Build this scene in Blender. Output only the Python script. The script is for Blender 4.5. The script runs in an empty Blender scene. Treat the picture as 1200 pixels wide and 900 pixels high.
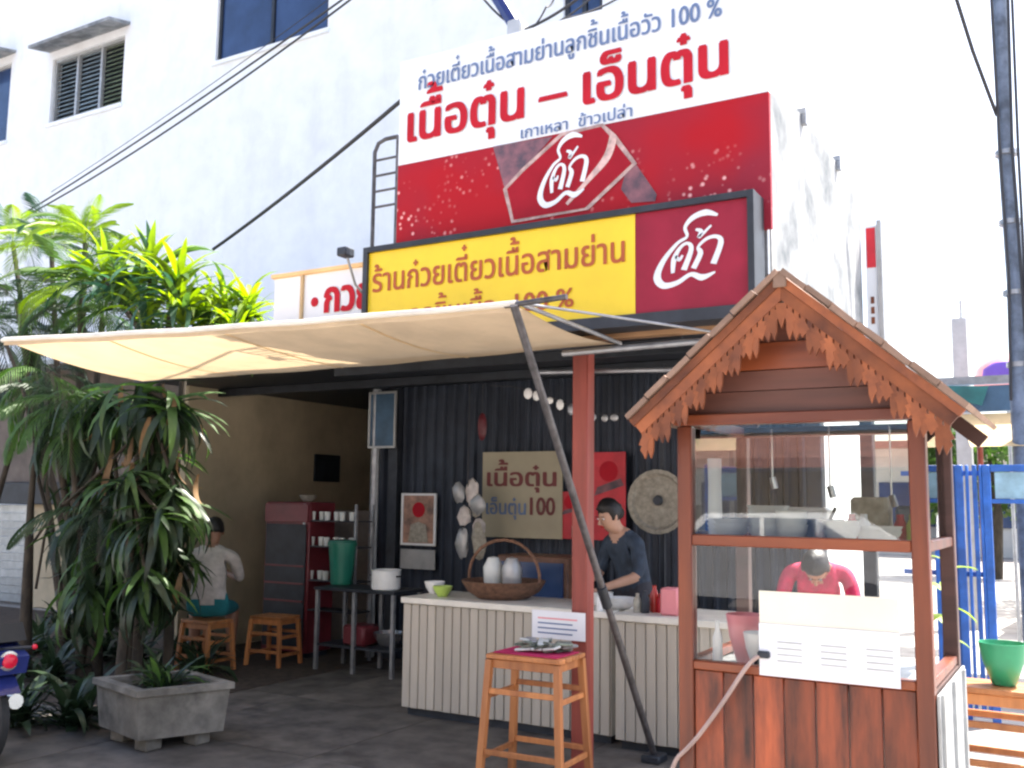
import bpy, bmesh, math, random
from mathutils import Vector, Matrix
random.seed(7)
R = math.radians
S = bpy.context.scene
COL = S.collection

# ------------------------------------------------------------------ camera, sky, sun, exposure
YAW, PITCH, ROLL, FPX = R(30.5), R(6.8), R(.7), 1150.0
CAM = Vector((0, 0, 1.55))
FW = Vector((-math.sin(YAW) * math.cos(PITCH), math.cos(YAW) * math.cos(PITCH), math.sin(PITCH)))
R0 = Vector((math.cos(YAW), math.sin(YAW), 0)); U0 = R0.cross(FW)
RT = R0 * math.cos(ROLL) + U0 * math.sin(ROLL)
UP = U0 * math.cos(ROLL) - R0 * math.sin(ROLL)
cd = bpy.data.cameras.new('camera'); cam = bpy.data.objects.new('camera', cd); COL.objects.link(cam)
cd.sensor_width = 36; cd.lens = FPX / 1200 * 36; cd.clip_end = 3000; cd.clip_start = .05
m = Matrix((RT, UP, -FW)).transposed().to_4x4(); m.translation = CAM
cam.matrix_world = m
S.camera = cam
W = bpy.data.worlds.new('World'); S.world = W; W.use_nodes = True
nt = W.node_tree; bg = nt.nodes['Background']
sky = nt.nodes.new('ShaderNodeTexSky'); sky.sky_type = 'NISHITA'; sky.sun_disc = False
SUN = Vector((.30, .50, 1.0)).normalized()
sky.sun_elevation = math.asin(SUN.z); sky.sun_rotation = math.atan2(SUN.x, SUN.y)
sky.air_density = 1.0; sky.dust_density = 4.0; sky.ozone_density = 1.0
nt.links.new(sky.outputs[0], bg.inputs[0]); bg.inputs[1].default_value = .13
sd = bpy.data.lights.new('sun', 'SUN'); sd.energy = 4.5; sd.angle = R(.5); sd.color = (1, .95, .86)
so = bpy.data.objects.new('sun', sd); COL.objects.link(so); so.rotation_euler = SUN.to_track_quat('Z', 'Y').to_euler()
S.view_settings.view_transform = 'Standard'; S.view_settings.look = 'None'
S.view_settings.exposure = 2.0; S.view_settings.gamma = 1
S.render.engine = 'CYCLES'
S.cycles.max_bounces = 8; S.cycles.transparent_max_bounces = 16
S.cycles.filter_width = 2.4

def ray(px, py): return FW * FPX + RT * (px - 600) - UP * (py - 450)
def aY(px, py, Y): d = ray(px, py); return CAM + d * ((Y - CAM.y) / d.y)
def aX(px, py, X): d = ray(px, py); return CAM + d * ((X - CAM.x) / d.x)
def aZ(px, py, Z): d = ray(px, py); return CAM + d * ((Z - CAM.z) / d.z)

# ------------------------------------------------------------------ materials
def mat(name, col, rough=.7, var=.18, scale=6, bump=.15, metal=0, col2=None, stretch=(1, 1, 1), trans=0, spec=.5, detail=5, dirt=0):
    M = bpy.data.materials.new(name); M.use_nodes = True; n = M.node_tree.nodes; L = M.node_tree.links
    b = n['Principled BSDF']; b.inputs['Roughness'].default_value = rough; b.inputs['Metallic'].default_value = metal
    b.inputs['Specular IOR Level'].default_value = spec
    tc = n.new('ShaderNodeTexCoord'); mp = n.new('ShaderNodeMapping'); mp.inputs['Scale'].default_value = stretch
    oi = n.new('ShaderNodeObjectInfo'); add = n.new('ShaderNodeVectorMath'); add.operation = 'ADD'
    sc = n.new('ShaderNodeVectorMath'); sc.operation = 'SCALE'; sc.inputs['Scale'].default_value = 37
    L.new(tc.outputs['Object'], mp.inputs[0]); L.new(oi.outputs['Random'], sc.inputs[0]); L.new(mp.outputs[0], add.inputs[0]); L.new(sc.outputs[0], add.inputs[1])
    no = n.new('ShaderNodeTexNoise'); no.inputs['Scale'].default_value = scale; no.inputs['Detail'].default_value = detail; no.inputs['Roughness'].default_value = .6
    L.new(add.outputs[0], no.inputs['Vector'])
    cr = n.new('ShaderNodeValToRGB'); c2 = col2 or tuple(c * (1 - var * 1.6) for c in col); c1 = tuple(min(1, c * (1 + var)) for c in col)
    cr.color_ramp.elements[0].color = (*c2, 1); cr.color_ramp.elements[1].color = (*c1, 1)
    cr.color_ramp.elements[0].position = .32; cr.color_ramp.elements[1].position = .68
    L.new(no.outputs['Fac'], cr.inputs[0])
    out = cr.outputs[0]
    # small per-object change so alike pieces differ
    hs = n.new('ShaderNodeHueSaturation'); mr = n.new('ShaderNodeMapRange'); mr.inputs[3].default_value = 1 - var * .8; mr.inputs[4].default_value = 1 + var * .8
    L.new(oi.outputs['Random'], mr.inputs[0]); L.new(mr.outputs[0], hs.inputs['Value']); L.new(out, hs.inputs['Color']); out = hs.outputs[0]
    if dirt:
        n2 = n.new('ShaderNodeTexNoise'); n2.inputs['Scale'].default_value = 1.1; n2.inputs['Detail'].default_value = 8; n2.inputs['Roughness'].default_value = .7
        mp2 = n.new('ShaderNodeMapping'); mp2.inputs['Scale'].default_value = (1, 1, .35); L.new(tc.outputs['Object'], mp2.inputs[0]); L.new(mp2.outputs[0], n2.inputs['Vector'])
        r2 = n.new('ShaderNodeValToRGB'); r2.color_ramp.elements[0].position = .5; r2.color_ramp.elements[1].position = .75
        L.new(n2.outputs['Fac'], r2.inputs[0]); mu = n.new('ShaderNodeMath'); mu.operation = 'MULTIPLY'; mu.inputs[1].default_value = dirt; L.new(r2.outputs[0], mu.inputs[0])
        mx = n.new('ShaderNodeMixRGB'); mx.inputs[2].default_value = (.09, .08, .065, 1); L.new(mu.outputs[0], mx.inputs[0]); L.new(out, mx.inputs[1]); out = mx.outputs[0]
    L.new(out, b.inputs['Base Color'])
    if bump:
        bp = n.new('ShaderNodeBump'); bp.inputs['Strength'].default_value = bump; bp.inputs['Distance'].default_value = .01
        L.new(no.outputs['Fac'], bp.inputs['Height']); L.new(bp.outputs[0], b.inputs['Normal'])
    if trans:
        tr = n.new('ShaderNodeBsdfTranslucent'); ms = n.new('ShaderNodeMixShader'); ms.inputs[0].default_value = trans
        hs2 = n.new('ShaderNodeHueSaturation'); hs2.inputs['Saturation'].default_value = 1.15; hs2.inputs['Value'].default_value = 1.5
        L.new(out, hs2.inputs['Color']); L.new(hs2.outputs[0], tr.inputs[0])
        L.new(b.outputs[0], ms.inputs[1]); L.new(tr.outputs[0], ms.inputs[2]); L.new(ms.outputs[0], n['Material Output'].inputs[0])
    return M
def glass(name, tint=(1, 1, 1), ior=1.5, rough=0.0):
    M = bpy.data.materials.new(name); M.use_nodes = True; n = M.node_tree.nodes; L = M.node_tree.links
    n.remove(n['Principled BSDF']); t = n.new('ShaderNodeBsdfTransparent'); t.inputs[0].default_value = (*tint, 1)
    g = n.new('ShaderNodeBsdfGlossy'); g.inputs['Roughness'].default_value = rough; f = n.new('ShaderNodeFresnel'); f.inputs[0].default_value = ior
    ms = n.new('ShaderNodeMixShader'); L.new(f.outputs[0], ms.inputs[0]); L.new(t.outputs[0], ms.inputs[1]); L.new(g.outputs[0], ms.inputs[2]); L.new(ms.outputs[0], n['Material Output'].inputs[0])
    return M
WG = (1, 1, .12)   # stretch for vertical grain
M = dict(
 ground=mat('street_concrete', (.30, .28, .26), .9, .22, 3, .3, dirt=.4),
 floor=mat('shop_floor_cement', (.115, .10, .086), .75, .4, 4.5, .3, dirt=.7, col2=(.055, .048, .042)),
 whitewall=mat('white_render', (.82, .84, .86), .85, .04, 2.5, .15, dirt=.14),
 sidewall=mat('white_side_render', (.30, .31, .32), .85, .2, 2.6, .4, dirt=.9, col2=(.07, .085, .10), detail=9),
 cream=mat('cream_render', (.52, .43, .29), .8, .12, 2, .1, dirt=.25),
 shedwall=mat('brown_grey_boards', (.16, .13, .11), .8, .2, 3, .2),
 corr=mat('dark_corrugated_metal', (.034, .044, .066), .5, .2, 3, .1, metal=.3),
 dark=mat('dark_steel', (.03, .035, .045), .5, .2, 8, .05, metal=.3),
 steel=mat('painted_grey_steel', (.32, .33, .35), .4, .15, 12, .05, metal=.6),
 pole=mat('worn_iron_tube', (.10, .095, .10), .45, .3, 14, .1, metal=.5),
 galv=mat('galvanised_sheet', (.40, .42, .43), .4, .15, 9, .08, metal=.5, dirt=.2),
 canvas=mat('cream_canvas', (.54, .42, .28), .85, .05, 5, .2, trans=.22, dirt=.3),
 redpost=mat('red_oxide_paint', (.24, .048, .034), .55, .22, 9, .15, stretch=WG),
 counter=mat('cream_painted_boards', (.47, .42, .35), .6, .08, 7, .1, stretch=WG, dirt=.18),
 countertop=mat('pale_counter_top', (.72, .68, .60), .4, .08, 6, .05),
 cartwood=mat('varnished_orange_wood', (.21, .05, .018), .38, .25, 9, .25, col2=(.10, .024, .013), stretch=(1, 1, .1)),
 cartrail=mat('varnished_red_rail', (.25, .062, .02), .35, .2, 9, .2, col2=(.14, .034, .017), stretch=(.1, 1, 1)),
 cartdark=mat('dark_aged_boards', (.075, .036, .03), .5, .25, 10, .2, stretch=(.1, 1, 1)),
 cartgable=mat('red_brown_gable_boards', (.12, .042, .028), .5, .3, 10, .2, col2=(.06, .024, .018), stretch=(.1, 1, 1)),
 cartplank=mat('mottled_stained_planks', (.27, .058, .02), .42, .45, 7.5, .25, col2=(.03, .011, .009), stretch=(1.6, 1, .28), detail=7),
 fascia=mat('weathered_carved_wood', (.25, .078, .030), .65, .32, 14, .3, spec=.3, col2=(.10, .036, .022), stretch=(.35, 1, .35)),
 rooftop=mat('faded_roof_boards', (.27, .17, .12), .75, .2, 8, .2),
 stoolwood=mat('orange_pine', (.46, .185, .062), .5, .2, 10, .1, col2=(.30, .105, .036), stretch=WG),
 bench=mat('dark_brown_wood', (.14, .065, .04), .5, .25, 10, .15),
 yellow=mat('yellow_acrylic', (.85, .60, .015), .35, .05, 3, .0),
 lred=mat('crimson_acrylic', (.27, .012, .034), .45, .14, 3, .0, spec=.25),
 textred=mat('red_lettering', (.48, .014, .028), .7, .08, 4, 0, spec=.2),
 textblue=mat('blue_lettering', (.12, .18, .32), .6, .08, 4, 0),
 textbrown=mat('brown_red_lettering', (.42, .09, .02), .6, .08, 4, 0),
 signwhite=mat('white_sign_vinyl', (.74, .77, .80), .55, .03, 2, 0),
 white=mat('white_paint', (.78, .78, .78), .5, .05, 4, .05),
 paper=mat('paper', (.78, .79, .82), .8, .03, 4, .05),
 creamboard=mat('cream_board', (.78, .72, .58), .7, .04, 4, .05),
 winframe=mat('window_aluminium', (.42, .42, .42), .4, .1, 6, .05, metal=.4),
 winglass=mat('dark_blue_window_glass', (.03, .06, .15), .12, .2, 1.5, 0),
 louvre=mat('louvre_glass', (.34, .42, .46), .25, .2, 4, 0),
 louvregreen=mat('green_louvre_glass', (.20, .24, .16), .25, .2, 4, 0),
 concrete=mat('stained_concrete', (.19, .175, .15), .9, .3, 7, .5, dirt=.9),
 soil=mat('potting_soil', (.05, .035, .025), .95, .3, 20, .5),
 bark=mat('grey_brown_bark', (.05, .038, .026), .9, .3, 16, .5, stretch=(1, 1, .4)),
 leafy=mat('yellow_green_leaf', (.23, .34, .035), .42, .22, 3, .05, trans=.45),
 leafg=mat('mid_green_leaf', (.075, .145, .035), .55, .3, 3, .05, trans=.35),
 leafd=mat('shade_green_leaf', (.032, .056, .026), .4, .3, 3, .05, trans=.25),  # shade of the hanging skirts and undergrowth is put into this darker green
 leafdead=mat('dead_brown_leaf', (.22, .13, .06), .8, .3, 6, .1, trans=.15),
 leafb=mat('blue_green_leaf', (.05, .12, .07), .42, .3, 3, .05, trans=.3),
 cable=mat('black_cable', (.03, .03, .035), .6, .1, 10, 0),
 cord=mat('pinkish_cord', (.42, .30, .26), .6, .1, 10, 0),
 blue=mat('blue_gate_paint', (.02, .12, .46), .4, .2, 8, .08),
 bluedark=mat('faded_blue_sheet', (.06, .13, .22), .5, .2, 4, .1),
 teal=mat('teal_sheet', (.03, .20, .20), .5, .2, 4, .1),
 tan=mat('tan_canvas', (.62, .47, .27), .8, .08, 5, .2, trans=.25),
 green=mat('green_plastic', (.03, .30, .14), .35, .1, 4, 0),
 tealcloth=mat('teal_cloth', (.015, .19, .22), .8, .12, 12, .3),
 shirt=mat('white_cotton_shirt', (.62, .56, .52), .9, .14, 14, 1.0),
 pinkshirt=mat('magenta_shirt', (.45, .018, .07), .85, .25, 14, 1.0),
 apron=mat('dark_navy_cloth', (.03, .045, .07), .85, .3, 14, 1.0),
 trousers=mat('dark_trousers', (.03, .03, .04), .85, .15, 9, .2),
 skin=mat('skin', (.38, .19, .12), .5, .08, 9, .05),
 skinlight=mat('light_skin', (.50, .29, .20), .5, .08, 9, .05),
 hair=mat('black_hair', (.012, .01, .01), .5, .2, 40, .4),
 redcab=mat('maroon_cabinet', (.15, .022, .03), .4, .15, 6, .05),
 inkred=mat('red_poster', (.55, .015, .03), .45, .15, 5, .02),
 greenbin=mat('dark_green_plastic', (.01, .15, .10), .4, .1, 6, 0),
 enamel=mat('white_enamel', (.80, .80, .78), .3, .06, 6, 0),
 lime=mat('lime_plastic', (.42, .58, .12), .35, .05, 6, 0),
 basket=mat('woven_brown', (.17, .085, .05), .7, .3, 30, .6),
 strawhat=mat('pale_straw', (.36, .33, .27), .8, .2, 30, .5),
 pink=mat('pink_plastic', (.75, .26, .28), .4, .05, 6, 0),
 purple=mat('purple_panel', (.17, .08, .42), .5, .1, 5, 0),
 magcloth=mat('magenta_cloth', (.50, .015, .10), .8, .15, 10, .3),
 packet=mat('grey_green_packets', (.17, .20, .16), .35, .4, 40, .5),
 sauce=mat('red_sauce', (.45, .03, .02), .2, .1, 6, 0),
 amber=mat('brown_sauce', (.10, .03, .01), .15, .1, 6, 0),
 chrome=mat('stainless_steel', (.55, .55, .56), .25, .05, 10, 0, metal=.9),
 tyre=mat('rubber', (.02, .02, .02), .8, .1, 10, .1),
 bikeblue=mat('dark_blue_bike_paint', (.02, .03, .14), .2, .1, 5, 0),
 taillight=mat('red_tail_lens', (.62, .01, .04), .15, .05, 5, 0),
 farwall=mat('pale_far_wall', (.62, .60, .56), .85, .1, 1, .05),
 farroof=mat('brown_tin_roof', (.26, .11, .08), .6, .2, 3, .1),
 carwhite=mat('white_car_paint', (.75, .75, .77), .2, .02, 2, 0),
 photo=mat('faded_portrait_print', (.36, .20, .14), .5, .5, 7, 0, col2=(.10, .07, .06)),
 gcup=mat('frosted_glass_cups', (.6, .62, .6), .2, .08, 6, 0),
)
M['thinglass'] = glass('thin_clear_glass', (.96, .97, .97), 1.35)
M['fadedred'] = mat('faded_dark_red_print', (.17, .035, .035), .6, .1, 5, 0)
M['glass'] = glass('clear_glass', (.93, .95, .94), 1.75)
M['bottle'] = glass('clear_bottle', (.7, .75, .7), 1.5, .05)

def graphic_red():          # printed picture of wet red cans on the hoarding
    Mx = bpy.data.materials.new('red_can_print'); Mx.use_nodes = True; n = Mx.node_tree.nodes; L = Mx.node_tree.links
    b = n['Principled BSDF']; b.inputs['Roughness'].default_value = .6; b.inputs['Specular IOR Level'].default_value = .2
    tc = n.new('ShaderNodeTexCoord')
    vo = n.new('ShaderNodeTexVoronoi'); vo.inputs['Scale'].default_value = 22; L.new(tc.outputs['Object'], vo.inputs['Vector'])
    no = n.new('ShaderNodeTexNoise'); no.inputs['Scale'].default_value = 2.2; no.inputs['Detail'].default_value = 7; L.new(tc.outputs['Object'], no.inputs['Vector'])
    r1 = n.new('ShaderNodeValToRGB'); e = r1.color_ramp.elements; e[0].color = (.8, .6, .55, 1); e[0].position = .12; e[1].color = (0, 0, 0, 1); e[1].position = .34
    L.new(vo.outputs['Distance'], r1.inputs[0])
    r2 = n.new('ShaderNodeValToRGB'); e = r2.color_ramp.elements; e[0].color = (0, 0, 0, 1); e[0].position = .47; e[1].color = (1, 1, 1, 1); e[1].position = .62
    L.new(no.outputs['Fac'], r2.inputs[0])
    mu = n.new('ShaderNodeMixRGB'); mu.blend_type = 'MULTIPLY'; mu.inputs[0].default_value = 1; L.new(r1.outputs[0], mu.inputs[1]); L.new(r2.outputs[0], mu.inputs[2])
    n2 = n.new('ShaderNodeTexNoise'); n2.inputs['Scale'].default_value = 1.3; L.new(tc.outputs['Object'], n2.inputs['Vector'])
    r3 = n.new('ShaderNodeValToRGB'); e = r3.color_ramp.elements; e[0].color = (.40, .007, .014, 1); e[0].position = .4; e[1].color = (.27, .018, .035, 1); e[1].position = .62
    L.new(n2.outputs['Fac'], r3.inputs[0])
    ad = n.new('ShaderNodeMixRGB'); ad.blend_type = 'ADD'; ad.inputs[0].default_value = .7; L.new(r3.outputs[0], ad.inputs[1]); L.new(mu.outputs[0], ad.inputs[2])
    L.new(ad.outputs[0], b.inputs['Base Color']); return Mx
M['canprint'] = graphic_red()
M['darkprint'] = mat('dark_can_gap_print', (.16, .06, .07), .5, .5, 9, 0, col2=(.05, .035, .05))
M['redprint'] = mat('plain_red_print', (.34, .008, .02), .6, .1, 3, 0, spec=.2)
M['paleprint'] = mat('pale_edge_print', (.62, .42, .38), .5, .3, 14, 0)

# ------------------------------------------------------------------ mesh helpers
def org_of(p):
    v = Vector((0, 0, 0))
    while p is not None:
        v += p.location; p = p.parent
    return v
class MB:
    def __init__(s): s.v = []; s.f = []
    def quad(s, *p):
        i = len(s.v); s.v += [Vector(q) for q in p]; s.f.append(tuple(range(i, i + len(p)))); return s
    def box(s, a, b, c=.0):
        x0, x1 = sorted((a[0], b[0])); y0, y1 = sorted((a[1], b[1])); z0, z1 = sorted((a[2], b[2]))
        c = min(c, (x1 - x0) / 3, (y1 - y0) / 3, (z1 - z0) / 3)
        if c <= 0:
            i = len(s.v); s.v += [Vector((x, y, z)) for x in (x0, x1) for y in (y0, y1) for z in (z0, z1)]
            for q in ((0, 1, 3, 2), (4, 6, 7, 5), (0, 4, 5, 1), (2, 3, 7, 6), (0, 2, 6, 4), (1, 5, 7, 3)): s.f.append(tuple(i + k for k in q))
            return s
        bm = bmesh.new(); r = bmesh.ops.create_cube(bm, size=1)
        for v in bm.verts: v.co = Vector(((x0 + x1) / 2 + v.co.x * (x1 - x0), (y0 + y1) / 2 + v.co.y * (y1 - y0), (z0 + z1) / 2 + v.co.z * (z1 - z0)))
        bmesh.ops.bevel(bm, geom=bm.edges[:], offset=c, segments=1, affect='EDGES')
        s.addbm(bm); return s
    def addbm(s, bm):
        i = len(s.v); bm.verts.index_update(); s.v += [v.co.copy() for v in bm.verts]
        for f in bm.faces: s.f.append(tuple(i + v.index for v in f.verts))
        bm.free()
    def bar(s, p, q, w, h=None, up=Vector((0, 0, 1))):
        p, q = Vector(p), Vector(q); d = (q - p).normalized(); h = h or w
        if abs(d.dot(up)) > .95: up = Vector((0, 1, 0))
        a = d.cross(up).normalized() * w / 2; b = a.cross(d).normalized() * h / 2
        i = len(s.v)
        for c in (p, q): s.v += [c - a - b, c + a - b, c + a + b, c - a + b]
        for k in range(4): s.f.append((i + k, i + (k + 1) % 4, i + 4 + (k + 1) % 4, i + 4 + k))
        s.f += [(i + 3, i + 2, i + 1, i), (i + 4, i + 5, i + 6, i + 7)]; return s
    def tube(s, pts, r, n=8, cap=True):
        pts = [Vector(p) for p in pts]; rs = r if isinstance(r, (list, tuple)) else [r] * len(pts); i = len(s.v); a = None
        for k, p in enumerate(pts):
            d = (pts[min(k + 1, len(pts) - 1)] - pts[max(k - 1, 0)]).normalized()
            if a is None: a = d.orthogonal().normalized()
            a = (a - d * a.dot(d)).normalized(); b = d.cross(a)
            s.v += [p + (a * math.cos(t) + b * math.sin(t)) * rs[k] for t in [2 * math.pi * j / n for j in range(n)]]
        for k in range(len(pts) - 1):
            for j in range(n):
                s.f.append((i + k * n + j, i + k * n + (j + 1) % n, i + (k + 1) * n + (j + 1) % n, i + (k + 1) * n + j))
        if cap: s.f += [tuple(i + j for j in reversed(range(n))), tuple(i + (len(pts) - 1) * n + j for j in range(n))]
        return s
    def lathe(s, c, prof, n=16, ax='z', sy=1):
        c = Vector(c); i = len(s.v)
        for r, h in prof:
            for j in range(n):
                t = 2 * math.pi * j / n; u, w = r * math.cos(t), r * math.sin(t) * sy
                s.v.append(c + (Vector((u, w, h)) if ax == 'z' else Vector((u, h, w)) if ax == 'y' else Vector((h, u, w))))
        for k in range(len(prof) - 1):
            for j in range(n): s.f.append((i + k * n + j, i + k * n + (j + 1) % n, i + (k + 1) * n + (j + 1) % n, i + (k + 1) * n + j))
        if prof[0][0] > 1e-4: s.f.append(tuple(i + j for j in reversed(range(n))))
        if prof[-1][0] > 1e-4: s.f.append(tuple(i + (len(prof) - 1) * n + j for j in range(n)))
        return s
    def prism(s, poly, o, ux, uz, t):   # poly 2-D in the plane (ux, uz) from o, thickness vector t
        o, ux, uz, t = map(Vector, (o, ux, uz, t)); n = len(poly); i = len(s.v)
        s.v += [o + ux * a + uz * b for a, b in poly]; s.v += [o + ux * a + uz * b + t for a, b in poly]
        s.f += [tuple(i + k for k in range(n)), tuple(i + n + k for k in reversed(range(n)))]
        for k in range(n): s.f.append((i + k, i + n + k, i + n + (k + 1) % n, i + (k + 1) % n))
        return s
    def ball(s, c, r, n=12, m=8):
        r = Vector(r) if not isinstance(r, (int, float)) else Vector((r, r, r)); c = Vector(c); i = len(s.v)
        for k in range(m + 1):
            ph = math.pi * k / m
            for j in range(n): t = 2 * math.pi * j / n; s.v.append(c + Vector((r.x * math.sin(ph) * math.cos(t), r.y * math.sin(ph) * math.sin(t), -r.z * math.cos(ph))))
        for k in range(m):
            for j in range(n): s.f.append((i + k * n + j, i + k * n + (j + 1) % n, i + (k + 1) * n + (j + 1) % n, i + (k + 1) * n + j))
        return s
    def mesh(s, name, material, o=Vector((0, 0, 0)), smooth=None):
        me = bpy.data.meshes.new(name); me.from_pydata([v - o for v in s.v], [], s.f); me.validate()
        bm = bmesh.new(); bm.from_mesh(me); bmesh.ops.remove_doubles(bm, verts=bm.verts, dist=1e-5); bmesh.ops.recalc_face_normals(bm, faces=bm.faces); bm.to_mesh(me); bm.free()
        me.materials.append(material if not isinstance(material, str) else M[material])
        if smooth:
            me.shade_smooth()
            try: me.set_sharp_from_angle(angle=R(smooth))
            except Exception: pass
        return me
    def build(s, name, material, parent=None, smooth=40, **k):
        o = org_of(parent); ob = bpy.data.objects.new(name, s.mesh(name, material, o, smooth)); COL.objects.link(ob); ob.parent = parent
        if parent is None:     # origin at the base of the thing
            vs = ob.data.vertices; n = max(1, len(vs))
            c = Vector((sum(v.co.x for v in vs) / n, sum(v.co.y for v in vs) / n, min(v.co.z for v in vs)))
            ob.data.transform(Matrix.Translation(-c)); ob.location = c
        for a, b in k.items(): ob[a] = b
        return ob
def inst(name, me, parent, loc, rot=None, scale=None):
    ob = bpy.data.objects.new(name, me); COL.objects.link(ob); ob.parent = parent; ob.location = Vector(loc) - org_of(parent)
    if rot is not None: ob.rotation_euler = rot
    if scale is not None: ob.scale = scale if not isinstance(scale, (int, float)) else (scale,) * 3
    return ob
def tag(o, label, cat, group=None, kind=None):
    o['label'] = label; o['category'] = cat
    if group: o['group'] = group
    if kind: o['kind'] = kind
    return o
def thing(name, label, cat, loc=(0, 0, 0), group=None):
    o = bpy.data.objects.new(name, None); COL.objects.link(o); o.location = loc; o.empty_display_size = .1
    return tag(o, label, cat, group)
def struct(o): o['kind'] = 'structure'; return o
def copy_tree(o, parent=None):
    c = o.copy(); COL.objects.link(c); c.parent = parent
    for ch in list(o.children): copy_tree(ch, c)
    return c

# ---- lettering (Thai marks stacked by hand)
DG = None
def raw_text(s, off=0.0):
    cu = bpy.data.curves.new('t', 'FONT'); cu.body = s; cu.size = 1; cu.extrude = .0; cu.offset = off; cu.resolution_u = 3
    ob = bpy.data.objects.new('t', cu); COL.objects.link(ob); bpy.context.view_layer.update()
    dg = bpy.context.evaluated_depsgraph_get(); me = bpy.data.meshes.new_from_object(ob.evaluated_get(dg))
    v = [Vector(x.co) for x in me.vertices]; f = [tuple(p.vertices) for p in me.polygons]
    bpy.data.objects.remove(ob); bpy.data.curves.remove(cu); bpy.data.meshes.remove(me); return v, f
BAR = {}
def advance(prefix, off):
    if not prefix: return 0
    if 'b' not in BAR: BAR['b'] = max(v.x for v in raw_text('l')[0])
    return max(v.x for v in raw_text(prefix + 'l')[0]) - BAR['b']
UPV, TONE = 'ัิีึื็', '่้๊๋์'
def thai(s, off=.012):
    base, marks = '', []
    for i, c in enumerate(s):
        if c == '๋' or (c in TONE and i and s[i - 1] in UPV): marks.append((base, c, .24 if s[i - 1] in UPV else 0))
        else: base += c
    v, f = raw_text(base, off)
    for pre, c, lift in marks:
        x = advance(pre, off); mv, mf = raw_text(c, off)
        if mv:
            # a mark alone sits left of its pen position; lift it above the vowel
            w = max(q.x for q in mv) - min(q.x for q in mv); k = len(v)
            lo = min(q.x for q in mv)
            sh = x if lo < 0 else x - lo - w - .05
            if c == '๋':
                cx_ = (max(q.x for q in mv) + lo) / 2 + sh; cy_ = (max(q.y for q in mv) + min(q.y for q in mv)) / 2 + lift; r_, t_ = .085, .025
                pp = [(-t_, -r_), (t_, -r_), (t_, -t_), (r_, -t_), (r_, t_), (t_, t_), (t_, r_), (-t_, r_), (-t_, t_), (-r_, t_), (-r_, -t_), (-t_, -t_)]
                v += [Vector((cx_ + a, cy_ + b, 0)) for a, b in pp]; f += [tuple(k + j for j in q) for q in ((0, 1, 2, 11), (11, 2, 5, 8), (2, 3, 4, 5), (8, 5, 6, 7), (10, 11, 8, 9))]
                continue
            v += [Vector((q.x + sh, q.y + lift, 0)) for q in mv]; f += [tuple(k + j for j in t) for t in mf]
    return v, f
def lettering(s, o, right, up, width, height, material, parent, name='lettering', off=.012, depth=.004, shear=0, bold=0):
    """o: baseline left; width: whole line; height: of a plain consonant"""
    v, f = thai(s, 0); bold = max(bold, off * 1.8)
    if not v: return None
    x0 = min(q.x for q in v); x1 = max(q.x for q in v); hh = .56
    right, up = Vector(right).normalized(), Vector(up).normalized(); nrm = right.cross(up) * depth
    mb = MB(); sx = width / (x1 - x0); sz = height / hh
    if bold:      # heavy sign painter's strokes: the same outline laid over itself, slightly shifted
        V2, F2 = [], []
        for i in range(5):
            k = len(V2); dx = (i - 2) * bold / 2; dy = .4 * bold * (i % 2 * 2 - 1)
            V2 += [Vector((q.x + dx, q.y + dy, i * .0003)) for q in v]; F2 += [tuple(k + j for j in t) for t in f]
        v, f = V2, F2
    P = [Vector(o) + right * ((q.x - x0 + shear * q.y) * sx) + up * (q.y * sz) + right.cross(up) * q.z for q in v]
    n = len(P); mb.v = P + [p + nrm for p in P]; mb.f = [tuple(n + k for k in t) for t in f]
    ob = mb.build(name, material, parent, smooth=None); return ob
def stroke(mb, pts, ws, o, ux, uz, t):   # a ribbon with changing width, smoothed
    P = []; Wd = []
    for i in range(len(pts) - 1):
        p0 = Vector(pts[max(i - 1, 0)]); p1 = Vector(pts[i]); p2 = Vector(pts[i + 1]); p3 = Vector(pts[min(i + 2, len(pts) - 1)])
        for k in range(5):
            u = k / 5; P.append(.5 * ((2 * p1) + (p2 - p0) * u + (2 * p0 - 5 * p1 + 4 * p2 - p3) * u * u + (3 * p1 - p0 - 3 * p2 + p3) * u ** 3)); Wd.append(ws[i] * (1 - u) + ws[i + 1] * u)
    P.append(Vector(pts[-1])); Wd.append(ws[-1])
    L_, R_ = [], []
    for i, p in enumerate(P):
        d = (P[min(i + 1, len(P) - 1)] - P[max(i - 1, 0)]).normalized(); n = Vector((-d.y, d.x)) * Wd[i] / 2
        L_.append(p + n); R_.append(p - n)
    o, ux, uz, t = map(Vector, (o, ux, uz, t)); W3 = lambda q: o + ux * q.x + uz * q.y
    for i in range(len(P) - 1):
        a, b, c, d = W3(L_[i]), W3(L_[i + 1]), W3(R_[i + 1]), W3(R_[i])
        mb.quad(a + t, d + t, c + t, b + t); mb.quad(a, b, b + t, a + t); mb.quad(d, d + t, c + t, c)
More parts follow.
